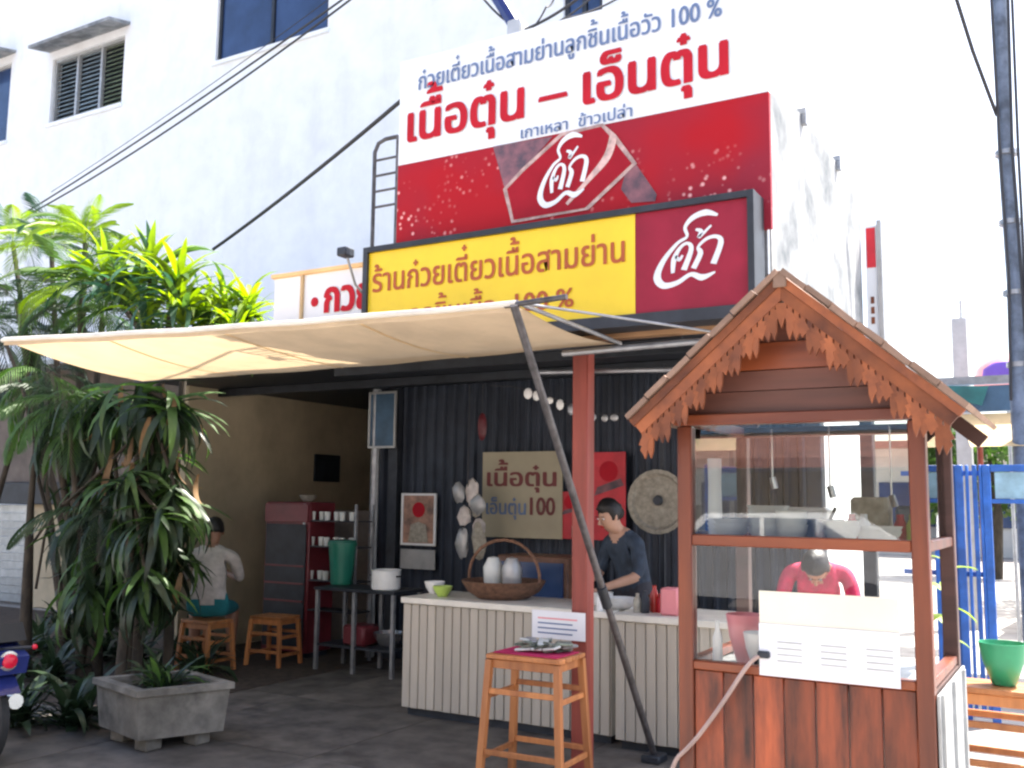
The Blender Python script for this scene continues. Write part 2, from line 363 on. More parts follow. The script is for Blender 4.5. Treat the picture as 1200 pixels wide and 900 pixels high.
def cola_logo(parent, o, ux, uz, t, material):      # flowing script word, unit box ~1 x 1
    mb = MB()
    for pts, ws in (
        ([(.86, .93), (.68, 1.0), (.50, .96), (.40, .84), (.44, .70), (.30, .62), (.12, .40), (.05, .18), (.16, .04), (.36, .05), (.55, .14), (.72, .07), (.90, .12)], [.03, .09, .08, .05, .04, .05, .08, .11, .09, .07, .06, .09, .02]),
        ([(.28, .20), (.28, .40), (.36, .56), (.46, .60), (.52, .50), (.44, .22)], [.05, .08, .05, .04, .07, .09]),
        ([(.30, .44), (.36, .38), (.40, .44)], [.04, .05, .03]),
        ([(.56, .78), (.64, .74), (.62, .66), (.78, .80)], [.03, .06, .05, .03]),
        ([(.58, .22), (.66, .42), (.62, .52), (.74, .62), (.88, .62), (.94, .52), (.86, .24)], [.08, .08, .04, .05, .05, .08, .09])):
        stroke(mb, pts, ws, o, ux, uz, t)
    return mb.build('logo', material, parent, smooth=None)
XR, ZU = Vector((1, 0, 0)), Vector((0, 0, 1))

# ------------------------------------------------------------------ ground
struct(MB().box((-400, -300, -.3), (400, 900, 0)).build('ground', 'ground'))
fl = MB().box((-9.5, 3.35, -.02), (-1.45, 10.0, -.001 + .0025)); fl = struct(fl.build('shop_floor', 'soil'))
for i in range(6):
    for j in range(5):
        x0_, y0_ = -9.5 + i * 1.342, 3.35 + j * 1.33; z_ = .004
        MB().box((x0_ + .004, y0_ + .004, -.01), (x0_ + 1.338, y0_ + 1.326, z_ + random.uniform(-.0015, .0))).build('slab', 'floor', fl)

bed = MB().box((-13.5, 4.75, -.02), (-6.0, 8.45, .008)); struct(bed.build('shaded_soil_bed', 'soil'))  # dark soil sheet added to deepen the shade on the ground under the trees

# ------------------------------------------------------------------ the shop building
SX0, SX1, SYF, SYB = -6.42, -1.42, 5.08, 8.0
shop = thing('shop_building', 'open fronted single storey noodle shop with dark corrugated back wall', 'building', (-4, 6.5, 0))
MB().box((-8.0, 6.9, 0), (-7.88, 9.9, 2.68)).build('side_wall', 'cream', shop, label='cream rendered left side wall')
MB().box((-8.0, 9.9, 0), (-6.2, 10.0, 2.68)).box((-6.28, SYB + .04, 0), (-6.2, 9.9, 2.68)).build('inner_wall', 'dark', shop)
w = MB()
n = 0; x = -6.28
while x < -2.0:      # trapezoid ribs
    w.quad((x, SYB - .02, 0), (x + .05, SYB - .02, 0), (x + .05, SYB - .02, 2.68), (x, SYB - .02, 2.68))
    w.quad((x + .05, SYB - .02, 0), (x + .07, SYB - .05, 0), (x + .07, SYB - .05, 2.68), (x + .05, SYB - .02, 2.68))
    w.quad((x + .07, SYB - .05, 0), (x + .10, SYB - .05, 0), (x + .10, SYB - .05, 2.68), (x + .07, SYB - .05, 2.68))
    w.quad((x + .10, SYB - .05, 0), (x + .12, SYB - .02, 0), (x + .12, SYB - .02, 2.68), (x + .10, SYB - .05, 2.68)); x += .12
w.box((-6.28, SYB, 0), (-1.95, SYB + .03, 2.68))
w.build('corrugated_wall', 'corr', shop, smooth=None)
MB().box((-5.6, SYF + .06, 2.682), (SX1, SYB + .1, 2.76)).box((-8.05, 6.35, 2.682), (-5.601, 10.05, 2.76)).build('roof', 'dark', shop)
for y in (5.7, 6.5, 7.3):
    MB().box((-5.6 if y < 6.6 else -7.87, y - .03, 2.60), (SX1 - .02, y + .03, 2.678), .004).build('roof_beam', 'dark', shop)
MB().box((-5.6, SYF, 2.555), (SX1 + .02, SYF + .055, 2.70), .004).build('eave_beam', 'dark', shop)
MB().box((-3.4, SYF - .05, 2.475), (SX1 + .02, SYF + .03, 2.552), .004).build('timber_beam', mat('pale_timber', (.42, .24, .12), .6, .2, 8, .2, stretch=(.1, 1, 1)), shop)
MB().tube([(-2.6, SYF - .09, 2.40), (SX1 + .05, SYF - .09, 2.42)], .018).build('gutter', 'steel', shop)
MB().tube([(-3.0, SYF + .3, 2.36), (SX1, SYF + .3, 2.30)], .014).build('pipe', 'steel', shop)
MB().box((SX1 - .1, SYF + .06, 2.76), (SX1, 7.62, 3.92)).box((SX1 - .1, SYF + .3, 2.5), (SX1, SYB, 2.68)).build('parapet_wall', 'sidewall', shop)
for y in (5.85, 6.8):
    MB().box((SX1 - .1, y, 3.922), (SX1 + .03, y + .05, 3.96)).box((SX1 + .002, y, 3.86), (SX1 + .03, y + .05, 3.919)).build('bracket', 'steel', shop)
for y in (6.3, 8.0): MB().box((SX1 - .12, y - .05, 0), (SX1 - .02, y + .05, 2.5), .008).build('post', 'dark', shop)
# corner pipe and posts at the back left of the room
c = aY(438, 600, 7.85)
MB().tube([(c.x, 7.85, 0), (c.x, 7.85, 2.66)], .045).build('pipe', 'steel', shop)
c = aY(462, 600, 7.9)
MB().box((c.x - .06, 7.86, 0), (c.x + .05, 7.93, 2.66)).build('post', 'dark', shop)

# red post in front of the counter
px = -2.60
post = thing('red_post', 'tall square red painted timber post standing before the white counter', 'post', (px, 5.26, 0))
MB().box((px - .05, 5.21, .0), (px + .05, 5.31, 2.47), .006).build('shaft', 'redpost', post)
MB().box((px - .09, 5.18, 2.44), (px + .09, 5.34, 2.475), .004).build('cap', 'dark', post)

# ------------------------------------------------------------------ white building behind
BY = 11.0
wb = thing('white_building', 'tall bluish white rendered building rising behind the shop and its signs', 'building', (-12, BY, 0))
def rect(px0, py0, px1, py1, Y=BY):
    a = aY(px0, py0, Y); b = aY(px1, py1, Y); return a, b
wins = []
a = aY(57, 147, BY); b = aY(142, 120, BY); t = aY(143, 42, BY); wins.append((a.x, b.x, (a.z + b.z) / 2, t.z, 'louvre'))
a = aY(252, 75, BY); b = aY(384, 32, BY); wins.append((a.x, b.x, (a.z + b.z) / 2, (a.z + b.z) / 2 + 1.35, 'blue'))
a = aY(-60, 185, BY); b = aY(7, 165, BY); t = aY(7, 75, BY); wins.append((a.x, b.x, (a.z + b.z) / 2, t.z, 'dark'))
a = aY(660, 28, BY); b = aY(706, 16, BY); wins.append((a.x, b.x, a.z, a.z + 1.3, 'blue'))
# wall with true openings
X0, X1, ZT = -26.0, -4.1, 12.2
wl = MB(); xs = sorted({X0, X1} | {w_[0] for w_ in wins} | {w_[1] for w_ in wins})
for i in range(len(xs) - 1):
    xa, xb = xs[i], xs[i + 1]; op = [w_ for w_ in wins if w_[0] <= xa + 1e-6 and w_[1] >= xb - 1e-6]
    zs = [0] + ([op[0][2], op[0][3]] if op else []) + [ZT]
    for k in range(0, len(zs) - 1, 2): wl.box((xa, BY, zs[k]), (xb, BY + .2, zs[k + 1]))
wl.build('wall', 'whitewall', wb, smooth=None)
MB().box((X0, BY + .2, 0), (X1, BY + .25, ZT)).build('inner_wall', 'dark', wb)
MB().box((X1 - .02, BY + .25, 0), (X1, 22, ZT)).box((X0, BY + .25, ZT - .2), (X1 - .02, 22, ZT)).build('roof', 'whitewall', wb)
MB().box((X0, BY - .25, ZT - .25), (X1 + .1, BY - .002, ZT + .1)).build('cornice', 'whitewall', wb)
for (xa, xb, za, zb, kd) in wins:
    f = MB(); d = .06
    for bx in (((xa, za), (xa + d, zb)), ((xb - d, za), (xb, zb)), ((xa + d, za), (xb - d, za + d)), ((xa + d, zb - d), (xb - d, zb))):
        f.box((bx[0][0], BY + .05, bx[0][1]), (bx[1][0], BY + .12, bx[1][1]))
    nsh = 3 if kd == 'louvre' else 2
    for k in range(1, nsh):
        xm = xa + (xb - xa) * k / nsh; f.box((xm - .03, BY + .05, za + d), (xm + .03, BY + .12, zb - d))
    if kd != 'dark':
        fr = f.build('window', 'winframe' if kd == 'louvre' else 'dark', wb)
        for k in range(nsh):
            p0 = xa + (xb - xa) * k / nsh + .04; p1 = xa + (xb - xa) * (k + 1) / nsh - .04
            if kd == 'louvre':
                lv = MB(); z = za + .08
                while z < zb - .1: lv.quad((p0, BY + .09, z), (p1, BY + .09, z), (p1, BY + .15, z + .075), (p0, BY + .15, z + .075)); z += .085
                lv.build('louvres', 'louvregreen' if k == 2 else 'louvre', fr, kind='stuff')
            else: MB().box((p0, BY + .08, za + .06), (p1, BY + .09, zb - .06)).build('pane', 'winglass', fr)
    else:
        fr = f.build('window', 'winframe', wb); MB().box((xa + .06, BY + .08, za + .06), (xb - .06, BY + .09, zb - .06)).build('pane', 'winglass', fr)
    MB().box((xa - .04, BY - .05, za - .07), (xb + .04, BY + .05, za - .002)).build('sill', 'whitewall', fr)
    if kd != 'blue':
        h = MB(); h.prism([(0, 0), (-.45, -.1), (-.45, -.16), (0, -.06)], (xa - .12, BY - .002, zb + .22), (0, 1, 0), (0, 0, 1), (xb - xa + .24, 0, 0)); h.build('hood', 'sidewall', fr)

# ------------------------------------------------------------------ big hoarding
BSY = 5.04
L0 = aY(467, 180, BSY).x; R1 = SX1 + .03
zt = 4.47; zmid = (aY(467, 192, BSY).z + aY(888, 112, BSY).z) / 2; zb_ = 3.0
hb = thing('hoarding', 'large white and red billboard with red lettering standing above the yellow sign', 'sign', ((L0 + R1) / 2, BSY, 3.0))
MB().box((L0, BSY, zmid), (R1, BSY + .03, zt)).build('white_panel', 'signwhite', hb)
MB().box((L0, BSY, zb_), (R1, BSY + .03, zmid - .003)).build('red_panel', 'canprint', hb)
fr = MB()
for x in (L0 + .05, (L0 + R1) / 2, R1 - .05): fr.box((x - .02, BSY + .032, 2.76), (x + .02, BSY + .072, zt))
for z in (3.05, 3.7, zt - .05): fr.box((L0 + .02, BSY + .074, z - .02), (R1 - .02, BSY + .11, z + .02))
fr.build('frame', 'steel', hb)
sf = BSY - .001; ev = (1, 0, 0)
def line_on(s, p0, p1, hpx0, mat_, parent, Y, off=.012, name='lettering', **k):
    a = aY(p0[0], p0[1], Y); b = aY(p1[0], p1[1], Y); z = (a.z + b.z) / 2
    h = aY(p0[0], p0[1] - hpx0, Y).z - a.z
    return lettering(s, (a.x, Y - .0015, z), XR, ZU, b.x - a.x, h, mat_, parent, name, off, **k)
line_on('ก๋วยเตี๋ยวเนื้อสามย่านลูกชิ้นเนื้อวัว 100 %', (491, 105), (846, 19), 15, 'textblue', hb, sf, .014)
line_on('เนื้อตุ๋น – เอ็นตุ๋น', (479, 166), (852, 87), 33, 'textred', hb, sf, .008, bold=.036)
line_on('เกาเหลา  ข้าวเปล่า', (611, 163), (741, 136), 10, 'textblue', hb, sf, .012)
# printed can picture on the red band: dark gap, tilted red lozenge with pale rim, script word
def poly_on(pts, Y, off, name, mat_, parent, th=.002):
    P = [aY(x, y, Y) for x, y in pts]; mb = MB(); o = Vector((0, Y - off, 0))
    mb.prism([(p.x, p.z) for p in P], o, XR, ZU, (0, -th, 0)); return mb.build(name, mat_, parent, smooth=None)
poly_on([(578, 172), (648, 160), (600, 215), (592, 222)], sf, .002, 'print', 'darkprint', hb)
poly_on([(738, 183), (748, 196), (770, 228), (768, 236), (740, 238), (728, 222)], sf, .002, 'print', 'darkprint', hb)
poly_on([(590, 222), (612, 198), (658, 156), (707, 145), (722, 158), (747, 192), (690, 246), (600, 262)], sf, .005, 'print', 'paleprint', hb)
poly_on([(595, 222), (614, 202), (660, 160), (705, 149), (717, 162), (741, 192), (686, 244), (603, 258)], sf, .0075, 'print', 'redprint', hb)
mbp = MB()
def pstroke(mb, pts, w, Y, off):
    P = [aY(x, y, Y) for x, y in pts]; stroke(mb, [(p.x, p.z) for p in P], w, (0, Y - off, 0), XR, ZU, (0, -.002, 0))
pstroke(mbp, [(720, 160), (712, 185), (690, 212), (665, 240)], [.05, .05, .03, .02], sf, .0105)
mbp.build('print', 'paleprint', hb)
a = aY(631, 243, sf); b = aY(692, 232, sf); wx = b.x - a.x
cola_logo(hb, (a.x, sf - .011, a.z - .02), (wx, 0, .04), (.0, 0, .40), (0, -.003, 0), 'signwhite')

# ------------------------------------------------------------------ yellow light box
LY = 4.86
A0 = aY(428, 290, LY); A1 = aY(884, 224, LY); zt2 = (A0.z + A1.z) / 2; zb2 = 2.50
lb = thing('light_box_sign', 'long black framed light box sign, yellow with brown lettering and crimson end', 'sign', ((A0.x + A1.x) / 2, LY, zb2))
MB().box((A0.x, LY + .02, zb2), (A1.x, SYF - .055, zt2 - .002)).build('case', 'dark', lb)
fw = .035
for bx in (((A0.x, zb2), (A0.x + fw, zt2)), ((A1.x - fw, zb2), (A1.x, zt2)), ((A0.x + fw, zb2), (A1.x - fw, zb2 + fw + .03)), ((A0.x + fw, zt2 - fw), (A1.x - fw, zt2))):
    MB().box((bx[0][0], LY - .02, bx[0][1]), (bx[1][0], LY + .02, bx[1][1])).build('frame', 'dark', lb)
xm = aY(744, 300, LY).x
MB().box((A0.x + fw, LY + .003, zb2 + fw + .03), (xm, LY + .019, zt2 - fw)).build('yellow_panel', 'yellow', lb)
MB().box((xm + .002, LY + .003, zb2 + fw + .03), (A1.x - fw, LY + .019, zt2 - fw)).build('crimson_panel', 'lred', lb)
yf = LY + .0025
line_on('ร้านก๋วยเตี๋ยวเนื้อสามย่าน', (437, 343), (732, 306), 21, 'textbrown', lb, yf, .006, depth=.003, bold=.02)
line_on('ลูกชิ้นเนื้อ  100 %', (480, 379), (672, 358), 16, 'textbrown', lb, yf, .014, depth=.003)
a = aY(765, 338, yf); b = aY(846, 330, yf)
cola_logo(lb, (a.x, yf - .001, a.z - .01), (b.x - a.x, 0, .02), (.04, 0, .375), (0, -.003, 0), 'signwhite')

# small white sign with red letters behind the light box
gs = thing('shop_name_board', 'low white board with red dot and red letters, left of the yellow sign', 'sign', (-4.9, 5.3, 2.8))
a = aY(322, 330, 5.3); b = aY(440, 308, 5.3); z1 = (a.z + b.z) / 2
MB().box((a.x, 5.3, z1 - .42), (b.x + .3, 5.32, z1)).build('panel', 'signwhite', gs)
c = aY(356, 320, 5.3)
for q in (((a.x - .02, z1 + .002), (b.x + .3, z1 + .03)),): MB().box((q[0][0], 5.28, q[0][1]), (q[1][0], 5.33, q[1][1])).build('frame', 'tan', gs)
MB().box((c.x - .012, 5.28, z1 - .42), (c.x + .012, 5.299, z1)).build('frame', 'tan', gs)
d = aY(369, 354, 5.299); MB().lathe((d.x, 5.297, d.z), [(.035, 0), (.035, -.003)], 14, 'y').build('dot', 'textred', gs)
a = aY(381, 366, 5.299); h = aY(381, 338, 5.299).z - a.z
lettering('กวย', (a.x, 5.298, a.z), XR, ZU, .42, h, 'textred', gs, off=.008, bold=.05)
for x in (c.x - .2, c.x + .5): MB().box((x - .02, 5.33, 2.76), (x + .02, 5.36, z1)).build('bracket', 'steel', gs)

# spot lamp over it
c = aY(405, 296, 5.0)
lp = thing('sign_lamp', 'small dark spot lamp on a thin arm beside the yellow sign', 'lamp', c)
MB().box((c.x - .04, 4.95, c.z - .03), (c.x + .04, 5.05, c.z + .03), .008).build('lamp_head', 'dark', lp)
MB().tube([(c.x, 5.02, c.z - .03), (c.x + .01, 5.1, c.z - .2), (c.x + .01, 5.28, c.z - .3)], .009).build('arm', 'steel', lp)

# bent tube ladder frame
lf = thing('ladder_frame', 'dark bent tube ladder frame fixed left of the big billboard', 'ladder', aY(450, 285, 5.12))
P0 = aY(436, 292, 5.12); P1 = aY(463, 288, 5.12); zt_ = aY(452, 163, 5.12).z
MB().tube([(P0.x, 5.12, 2.77), (P0.x, 5.12, zt_ - .08), (P0.x + .03, 5.12, zt_ - .02), (P0.x + .09, 5.12, zt_), (P1.x, 5.12, zt_)], .014).build('rail', 'pole', lf)
MB().tube([(P1.x, 5.12, 2.77), (P1.x, 5.12, zt_)], .012).build('rail', 'pole', lf)
for k in range(4):
    z = zt_ - .14 - k * .11; MB().tube([(P0.x, 5.12, z), (P1.x, 5.12, z)], .009).build('rung', 'pole', lf)

# ------------------------------------------------------------------ canvas awning
aw = thing('canvas_awning', 'cream canvas awning stretched out over the shop front on thin pipes', 'awning', (-4.4, 4.5, 2.4))
OL, OR_ = Vector((-6.36, 3.95, 2.60)), Vector((-2.31, 3.95, 2.475)); IL, IR = Vector((-6.30, 5.06, 2.44)), Vector((-2.30, 5.06, 2.45))
cv = MB(); nu, nv = 36, 12; G = []
for i in range(nu + 1):
    u = i / nu; row = []
    for j in range(nv + 1):
        v = j / nv; p = (OL.lerp(OR_, u)).lerp(IL.lerp(IR, u), v)
        p.z -= .032 * math.sin(math.pi * v) * (1 + .3 * math.sin(u * 9)) + .02 * math.sin(math.pi * u) + .003 * math.sin(u * 31 + v * 2)
        row.append(p)
    G.append(row)
cv.v = [p for r in G for p in r]; k = nv + 1
cv.f = [(i * k + j, (i + 1) * k + j, (i + 1) * k + j + 1, i * k + j + 1) for i in range(nu) for j in range(nv)]
co = cv.build('canvas', 'canvas', aw, smooth=180)
for i in (9, 18, 27):
    sm_ = MB()
    for j in range(nv): sm_.quad(G[i][j] + Vector((-.012, 0, -.003)), G[i][j] + Vector((.012, 0, -.003)), G[i][j + 1] + Vector((.012, 0, -.003)), G[i][j + 1] + Vector((-.012, 0, -.003)))
    sm_.build('seam', 'tan', aw)
hem = MB()
for i in range(nu): hem.quad(G[i][0], G[i + 1][0], G[i + 1][0] - Vector((0, .002, .035)), G[i][0] - Vector((0, .002, .035)))
hem.build('hem', 'canvas', aw)
up = Vector((0, 0, .012))
MB().tube([OL + Vector((-.02, 0, 0))] + [G[i][0] + Vector((0, -.002, .004)) for i in range(0, nu + 1, 4)], .016).build('sunlit_rolled_edge', 'countertop', aw)  # sunlit edge of the hem painted in, paler than the canvas itself
MB().tube([OR_ + Vector((-.06, .0, .0)), OR_ + Vector((.27, 0, 0.012))], .014).build('front_pipe', 'pole', aw)
MB().tube([OR_ + up, Vector((-2.25, 5.02, 2.44))], .012).build('side_pipe', 'steel', aw)
MB().tube([OL + up, Vector((-6.35, 5.3, 2.5))], .012).build('side_pipe', 'steel', aw)
MB().tube([OR_ + up + Vector((.05, .02, -.01)), Vector((-1.6, 5.02, 2.44))], .007).build('stay_wire', 'steel', aw)
MB().tube([IL + Vector((-.1, .01, 0)), IR + Vector((.4, .01, 0))], .014).build('rear_pipe', 'dark', aw)
pl = thing('awning_pole', 'slanting iron pole from the pavement up to the awning corner', 'pole', (-2.35, 5.74, 0))
MB().tube([Vector((-2.35, 5.74, .03)), Vector((-2.31, 3.93, 2.47))], .021, 10).build('tube', 'pole', pl)
MB().box((-2.41, 5.66, 0.004), (-2.29, 5.80, .05), .008).build('foot', 'dark', pl)
q = Vector((-2.335, 5.03, .98)); MB().tube([q, q + Vector((0, -.08, .11))], .03, 10).build('clamp', 'dark', pl)

# ------------------------------------------------------------------ counter with boards
def counter(x0, x1, y0, label):
    t = thing('serving_counter', label, 'counter', ((x0 + x1) / 2, y0 + .3, 0), 'white counters across the shop front')
    MB().box((x0 + .03, y0 + .03, .06), (x1 - .01, y0 + .55, .80)).build('carcass', 'countertop', t)
    MB().box((x0, y0 - .02, .80), (x1, y0 + .6, .845), .006).build('counter_top', 'countertop', t)
    MB().box((x0 + .03, y0 + .06, 0.004), (x1 - .03, y0 + .5, .059)).build('plinth', 'dark', t)
    n = max(1, round((x1 - x0) / .072)); wd = (x1 - x0 - .02) / n
    me = MB().box((0, 0, 0), (wd - .007, .022, .735), .005).mesh('plank', 'counter')
    for i in range(n): inst('plank', me, t, (x0 + .012 + i * wd, y0 + .006 - random.random() * .003, .062 + random.random() * .004))
    return t
counter(-4.40, -2.72, 5.92, 'long cream boarded counter standing left of the red post')
counter(-2.68, -1.75, 5.86, 'short cream boarded counter between the red post and the wooden cart')

# paper notice on the post, at stool height
pn = MB(); a = aY(624, 714, 5.17); b = aY(686, 752, 5.17)
pn.box((a.x, 5.165, b.z), (b.x, 5.17, a.z)); po = pn.build('paper_notice', 'paper'); tag(po, 'white paper notice with faint lines in front of the red post', 'paper notice')
for k in range(4):
    MB().box((a.x + .04, 5.1635, a.z - .04 - k * .028), (b.x - .05 - .03 * (k % 2), 5.1648, a.z - .048 - k * .028)).build('print', 'pink' if k == 0 else 'textblue', po)

# ------------------------------------------------------------------ tall stools
def bar_stool(w, d, h, name, label, cat, group=None, rail_z=(.22, .56), leg=.042, slats=4, splay=.0):
    t = thing(name, label, cat, (0, 0, 0), group); x, y = w / 2, d / 2
    for sx in (-1, 1):
        for sy in (-1, 1):
            MB().bar((sx * (x + splay), sy * (y + splay), 0.004), (sx * (x - leg / 2), sy * (y - leg / 2), h - .03), leg).build('leg', 'stoolwood', t)
    for z in rail_z:
        f = z / h; xx = (x + splay) * (1 - f) + (x - leg / 2) * f; yy = (y + splay) * (1 - f) + (y - leg / 2) * f
        for s in (-1, 1):
            MB().box((-xx, s * yy - .009, z - .015), (xx, s * yy + .009, z + .015), .003).build('rail', 'stoolwood', t)
            MB().box((s * xx - .009, -yy, z - .045), (s * xx + .009, yy, z - .016), .003).build('rail', 'stoolwood', t)
    for s in (-1, 1):
        MB().box((-x + .02, s * (y - .03) - .01, h - .075), (x - .02, s * (y - .03) + .01, h - .027), .003).build('apron', 'stoolwood', t)
        MB().box((s * (x - .03) - .01, -y + .05, h - .073), (s * (x - .03) + .01, y - .05, h - .028), .003).build('apron', 'stoolwood', t)
    wd = 2 * y / slats
    for k in range(slats): MB().box((-x, -y + k * wd + .003, h - .025), (x, -y + (k + 1) * wd - .003, h), .004).build('slat', 'stoolwood', t)
    return t
ht = bar_stool(.45, .34, .715, 'tall_stool', 'tall orange pine stool used as display stand before the counter', 'stool', rail_z=(.20, .52), splay=.02, leg=.036)
ht.location = (-2.70, 4.88, 0); ht.rotation_euler = (0, 0, R(2))
cl = MB().box((-2.90, 4.75, .717), (-2.50, 5.02, .722)); o = cl.build('table_cloth', 'magcloth'); tag(o, 'magenta cloth folded flat on top of the tall stool', 'cloth')
tr = thing('packet_tray', 'heap of shiny grey green packets laid on the magenta cloth', 'packets', (-2.68, 4.9, .723))
for k in range(26):
    x, y = random.uniform(-2.80, -2.53), random.uniform(4.80, 4.97)
    mb = MB(); mb.box((-.045, -.03, -.007), (.045, .03, .007), .004); me = mb.mesh('packet', ('packet', 'gcup', 'steel')[k % 3 if k % 2 else 0])
    inst('packet', me, tr, (x, y, .735 + .018 * (k // 9)), (random.uniform(-.25, .25), random.uniform(-.25, .25), random.random() * 3))

# ------------------------------------------------------------------ wooden food cart
CX0, CX1, CYF, CYB = -1.262, -.442, 3.30, 4.0
cxm = (CX0 + CX1) / 2
ct = thing('food_cart', 'varnished wooden food cart with glass case and steep carved gable roof', 'food cart', (cxm, 3.65, 0))
pw = .052; ZL = .985; ZM = 1.405; ZT_ = 1.80
for (x, y) in ((CX0, CYF), (CX1 - pw, CYF), (CX0, CYB - pw), (CX1 - pw, CYB - pw)):
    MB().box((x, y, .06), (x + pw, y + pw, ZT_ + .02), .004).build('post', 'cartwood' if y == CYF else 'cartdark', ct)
pn_ = 7; wd = (CX1 - CX0 - 2 * pw) / pn_
for i in range(pn_):
    MB().box((CX0 + pw + i * wd + .0015, CYF + .012 + random.random() * .004, .14), (CX0 + pw + (i + 1) * wd - .0015, CYF + .035, ZL - .002), .003).build('plank', 'cartplank', ct)
MB().box((CX0 + pw, CYF + .002, ZL), (CX1 - pw, CYF + .045, ZL + .03), .004).build('ledge', 'cartrail', ct)
MB().box((CX0 + pw, CYF + .001, ZM), (CX1 - pw, CYF + .045, ZM + .038), .004).build('rail', 'cartrail', ct)
MB().box((CX0 - .01, CYF - .012, ZT_ + .022), (CX1 + .01, CYF + .05, ZT_ + .06), .004).build('rail', 'cartrail', ct)
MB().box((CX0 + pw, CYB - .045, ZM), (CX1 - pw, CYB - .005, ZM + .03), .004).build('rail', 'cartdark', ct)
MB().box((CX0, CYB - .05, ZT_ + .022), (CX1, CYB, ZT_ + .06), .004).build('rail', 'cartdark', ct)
for x in (CX0 + .006, CX1 - .046):
    MB().box((x, CYF + pw, ZM), (x + .04, CYB - pw, ZM + .035), .004).build('rail', 'cartwood', ct)
    MB().box((x, CYF + .051, ZT_ + .022), (x + .04, CYB - .051, ZT_ + .06), .004).build('rail', 'cartwood', ct)
    MB().box((x, CYF + pw, ZL), (x + .04, CYB - pw, ZL + .03), .004).build('rail', 'cartwood', ct)
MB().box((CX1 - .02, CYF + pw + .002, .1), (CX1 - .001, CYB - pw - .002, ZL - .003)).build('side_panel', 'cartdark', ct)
gp = MB()
gp.box((CX1 + .004, CYF + .02, .1), (CX1 + .012, CYB, ZL - .01))
for k in range(3): gp.box((CX1 + .012, CYF + .05 + k * .28, .1), (CX1 + .022, CYF + .075 + k * .28, ZL - .012))
gp.build('metal_sheet', 'galv', ct)
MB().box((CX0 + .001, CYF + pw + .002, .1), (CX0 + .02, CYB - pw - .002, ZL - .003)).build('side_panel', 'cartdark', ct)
MB().box((CX0 + .03, CYF + .05, ZL - .03), (CX1 - .03, CYB - .03, ZL - .004)).build('shelf', 'galv', ct)
MB().box((CX0 + .05, CYF + .05, ZM + .005), (CX1 - .05, CYB - .06, ZM + .013)).build('shelf', 'glass', ct)
MB().box((CX0 + pw, CYF + .02, ZL + .03), (CX1 - pw, CYF + .024, ZM)).build('glass_pane', 'thinglass', ct)
MB().box((CX0 + pw, CYF + .02, ZM + .038), (CX1 - pw, CYF + .024, ZT_ + .022)).build('glass_pane', 'glass', ct)
for k in (0, 1, 2):
    x = CX0 + pw + (CX1 - CX0 - 2 * pw) * (k + 1) / 4
MB().box((CX1 - .03, CYF + pw, ZM + .036), (CX1 - .026, CYB - pw, ZT_ + .02)).build('glass_pane', 'glass', ct)
MB().box((CX0 + .026, CYF + pw, ZM + .036), (CX0 + .03, CYB - pw, ZT_ + .02)).build('glass_pane', 'glass', ct)
for x in (CX0 + .12, CX1 - .12):
    for y in (CYF + .1, CYB - .1): MB().lathe((x, y, .055), [(.02, -.02), (.05, -.018), (.05, .018), (.02, .02)], 14, 'x').build('castor', 'tyre', ct)
# gable
RY0, RY1 = 3.16, 4.14; AP = (cxm + .005, 2.305); HS, DZ = .54, .468
ux = Vector((HS, 0, -DZ)).normalized()
def gable_w(z): return max(.0, (AP[1] - .05 - z) / DZ * HS - .02)
MB().prism([(-.43, ZT_ + .05), (.43, ZT_ + .05), (0, AP[1] - .035)], (AP[0], CYF + .042, 0), XR, ZU, (0, .015, 0)).build('gable_back', 'cartdark', ct)
for k, (za, zb3, mt) in enumerate(((ZT_ + .062, 1.935, 'cartgable'), (1.938, 2.005, 'cartgable'), (2.008, 2.10, 'cartrail'), (2.103, 2.22, 'cartgable'))):
    wa, wb2 = gable_w(za), gable_w(zb3); wa = min(wa, .43)
    MB().prism([(-wa, za), (wa, za), (wb2, zb3), (-wb2, zb3)], (AP[0], CYF + (.01 if mt == 'cartrail' else .018), 0), XR, ZU, (0, .02, 0)).build('gable_board', mt, ct)
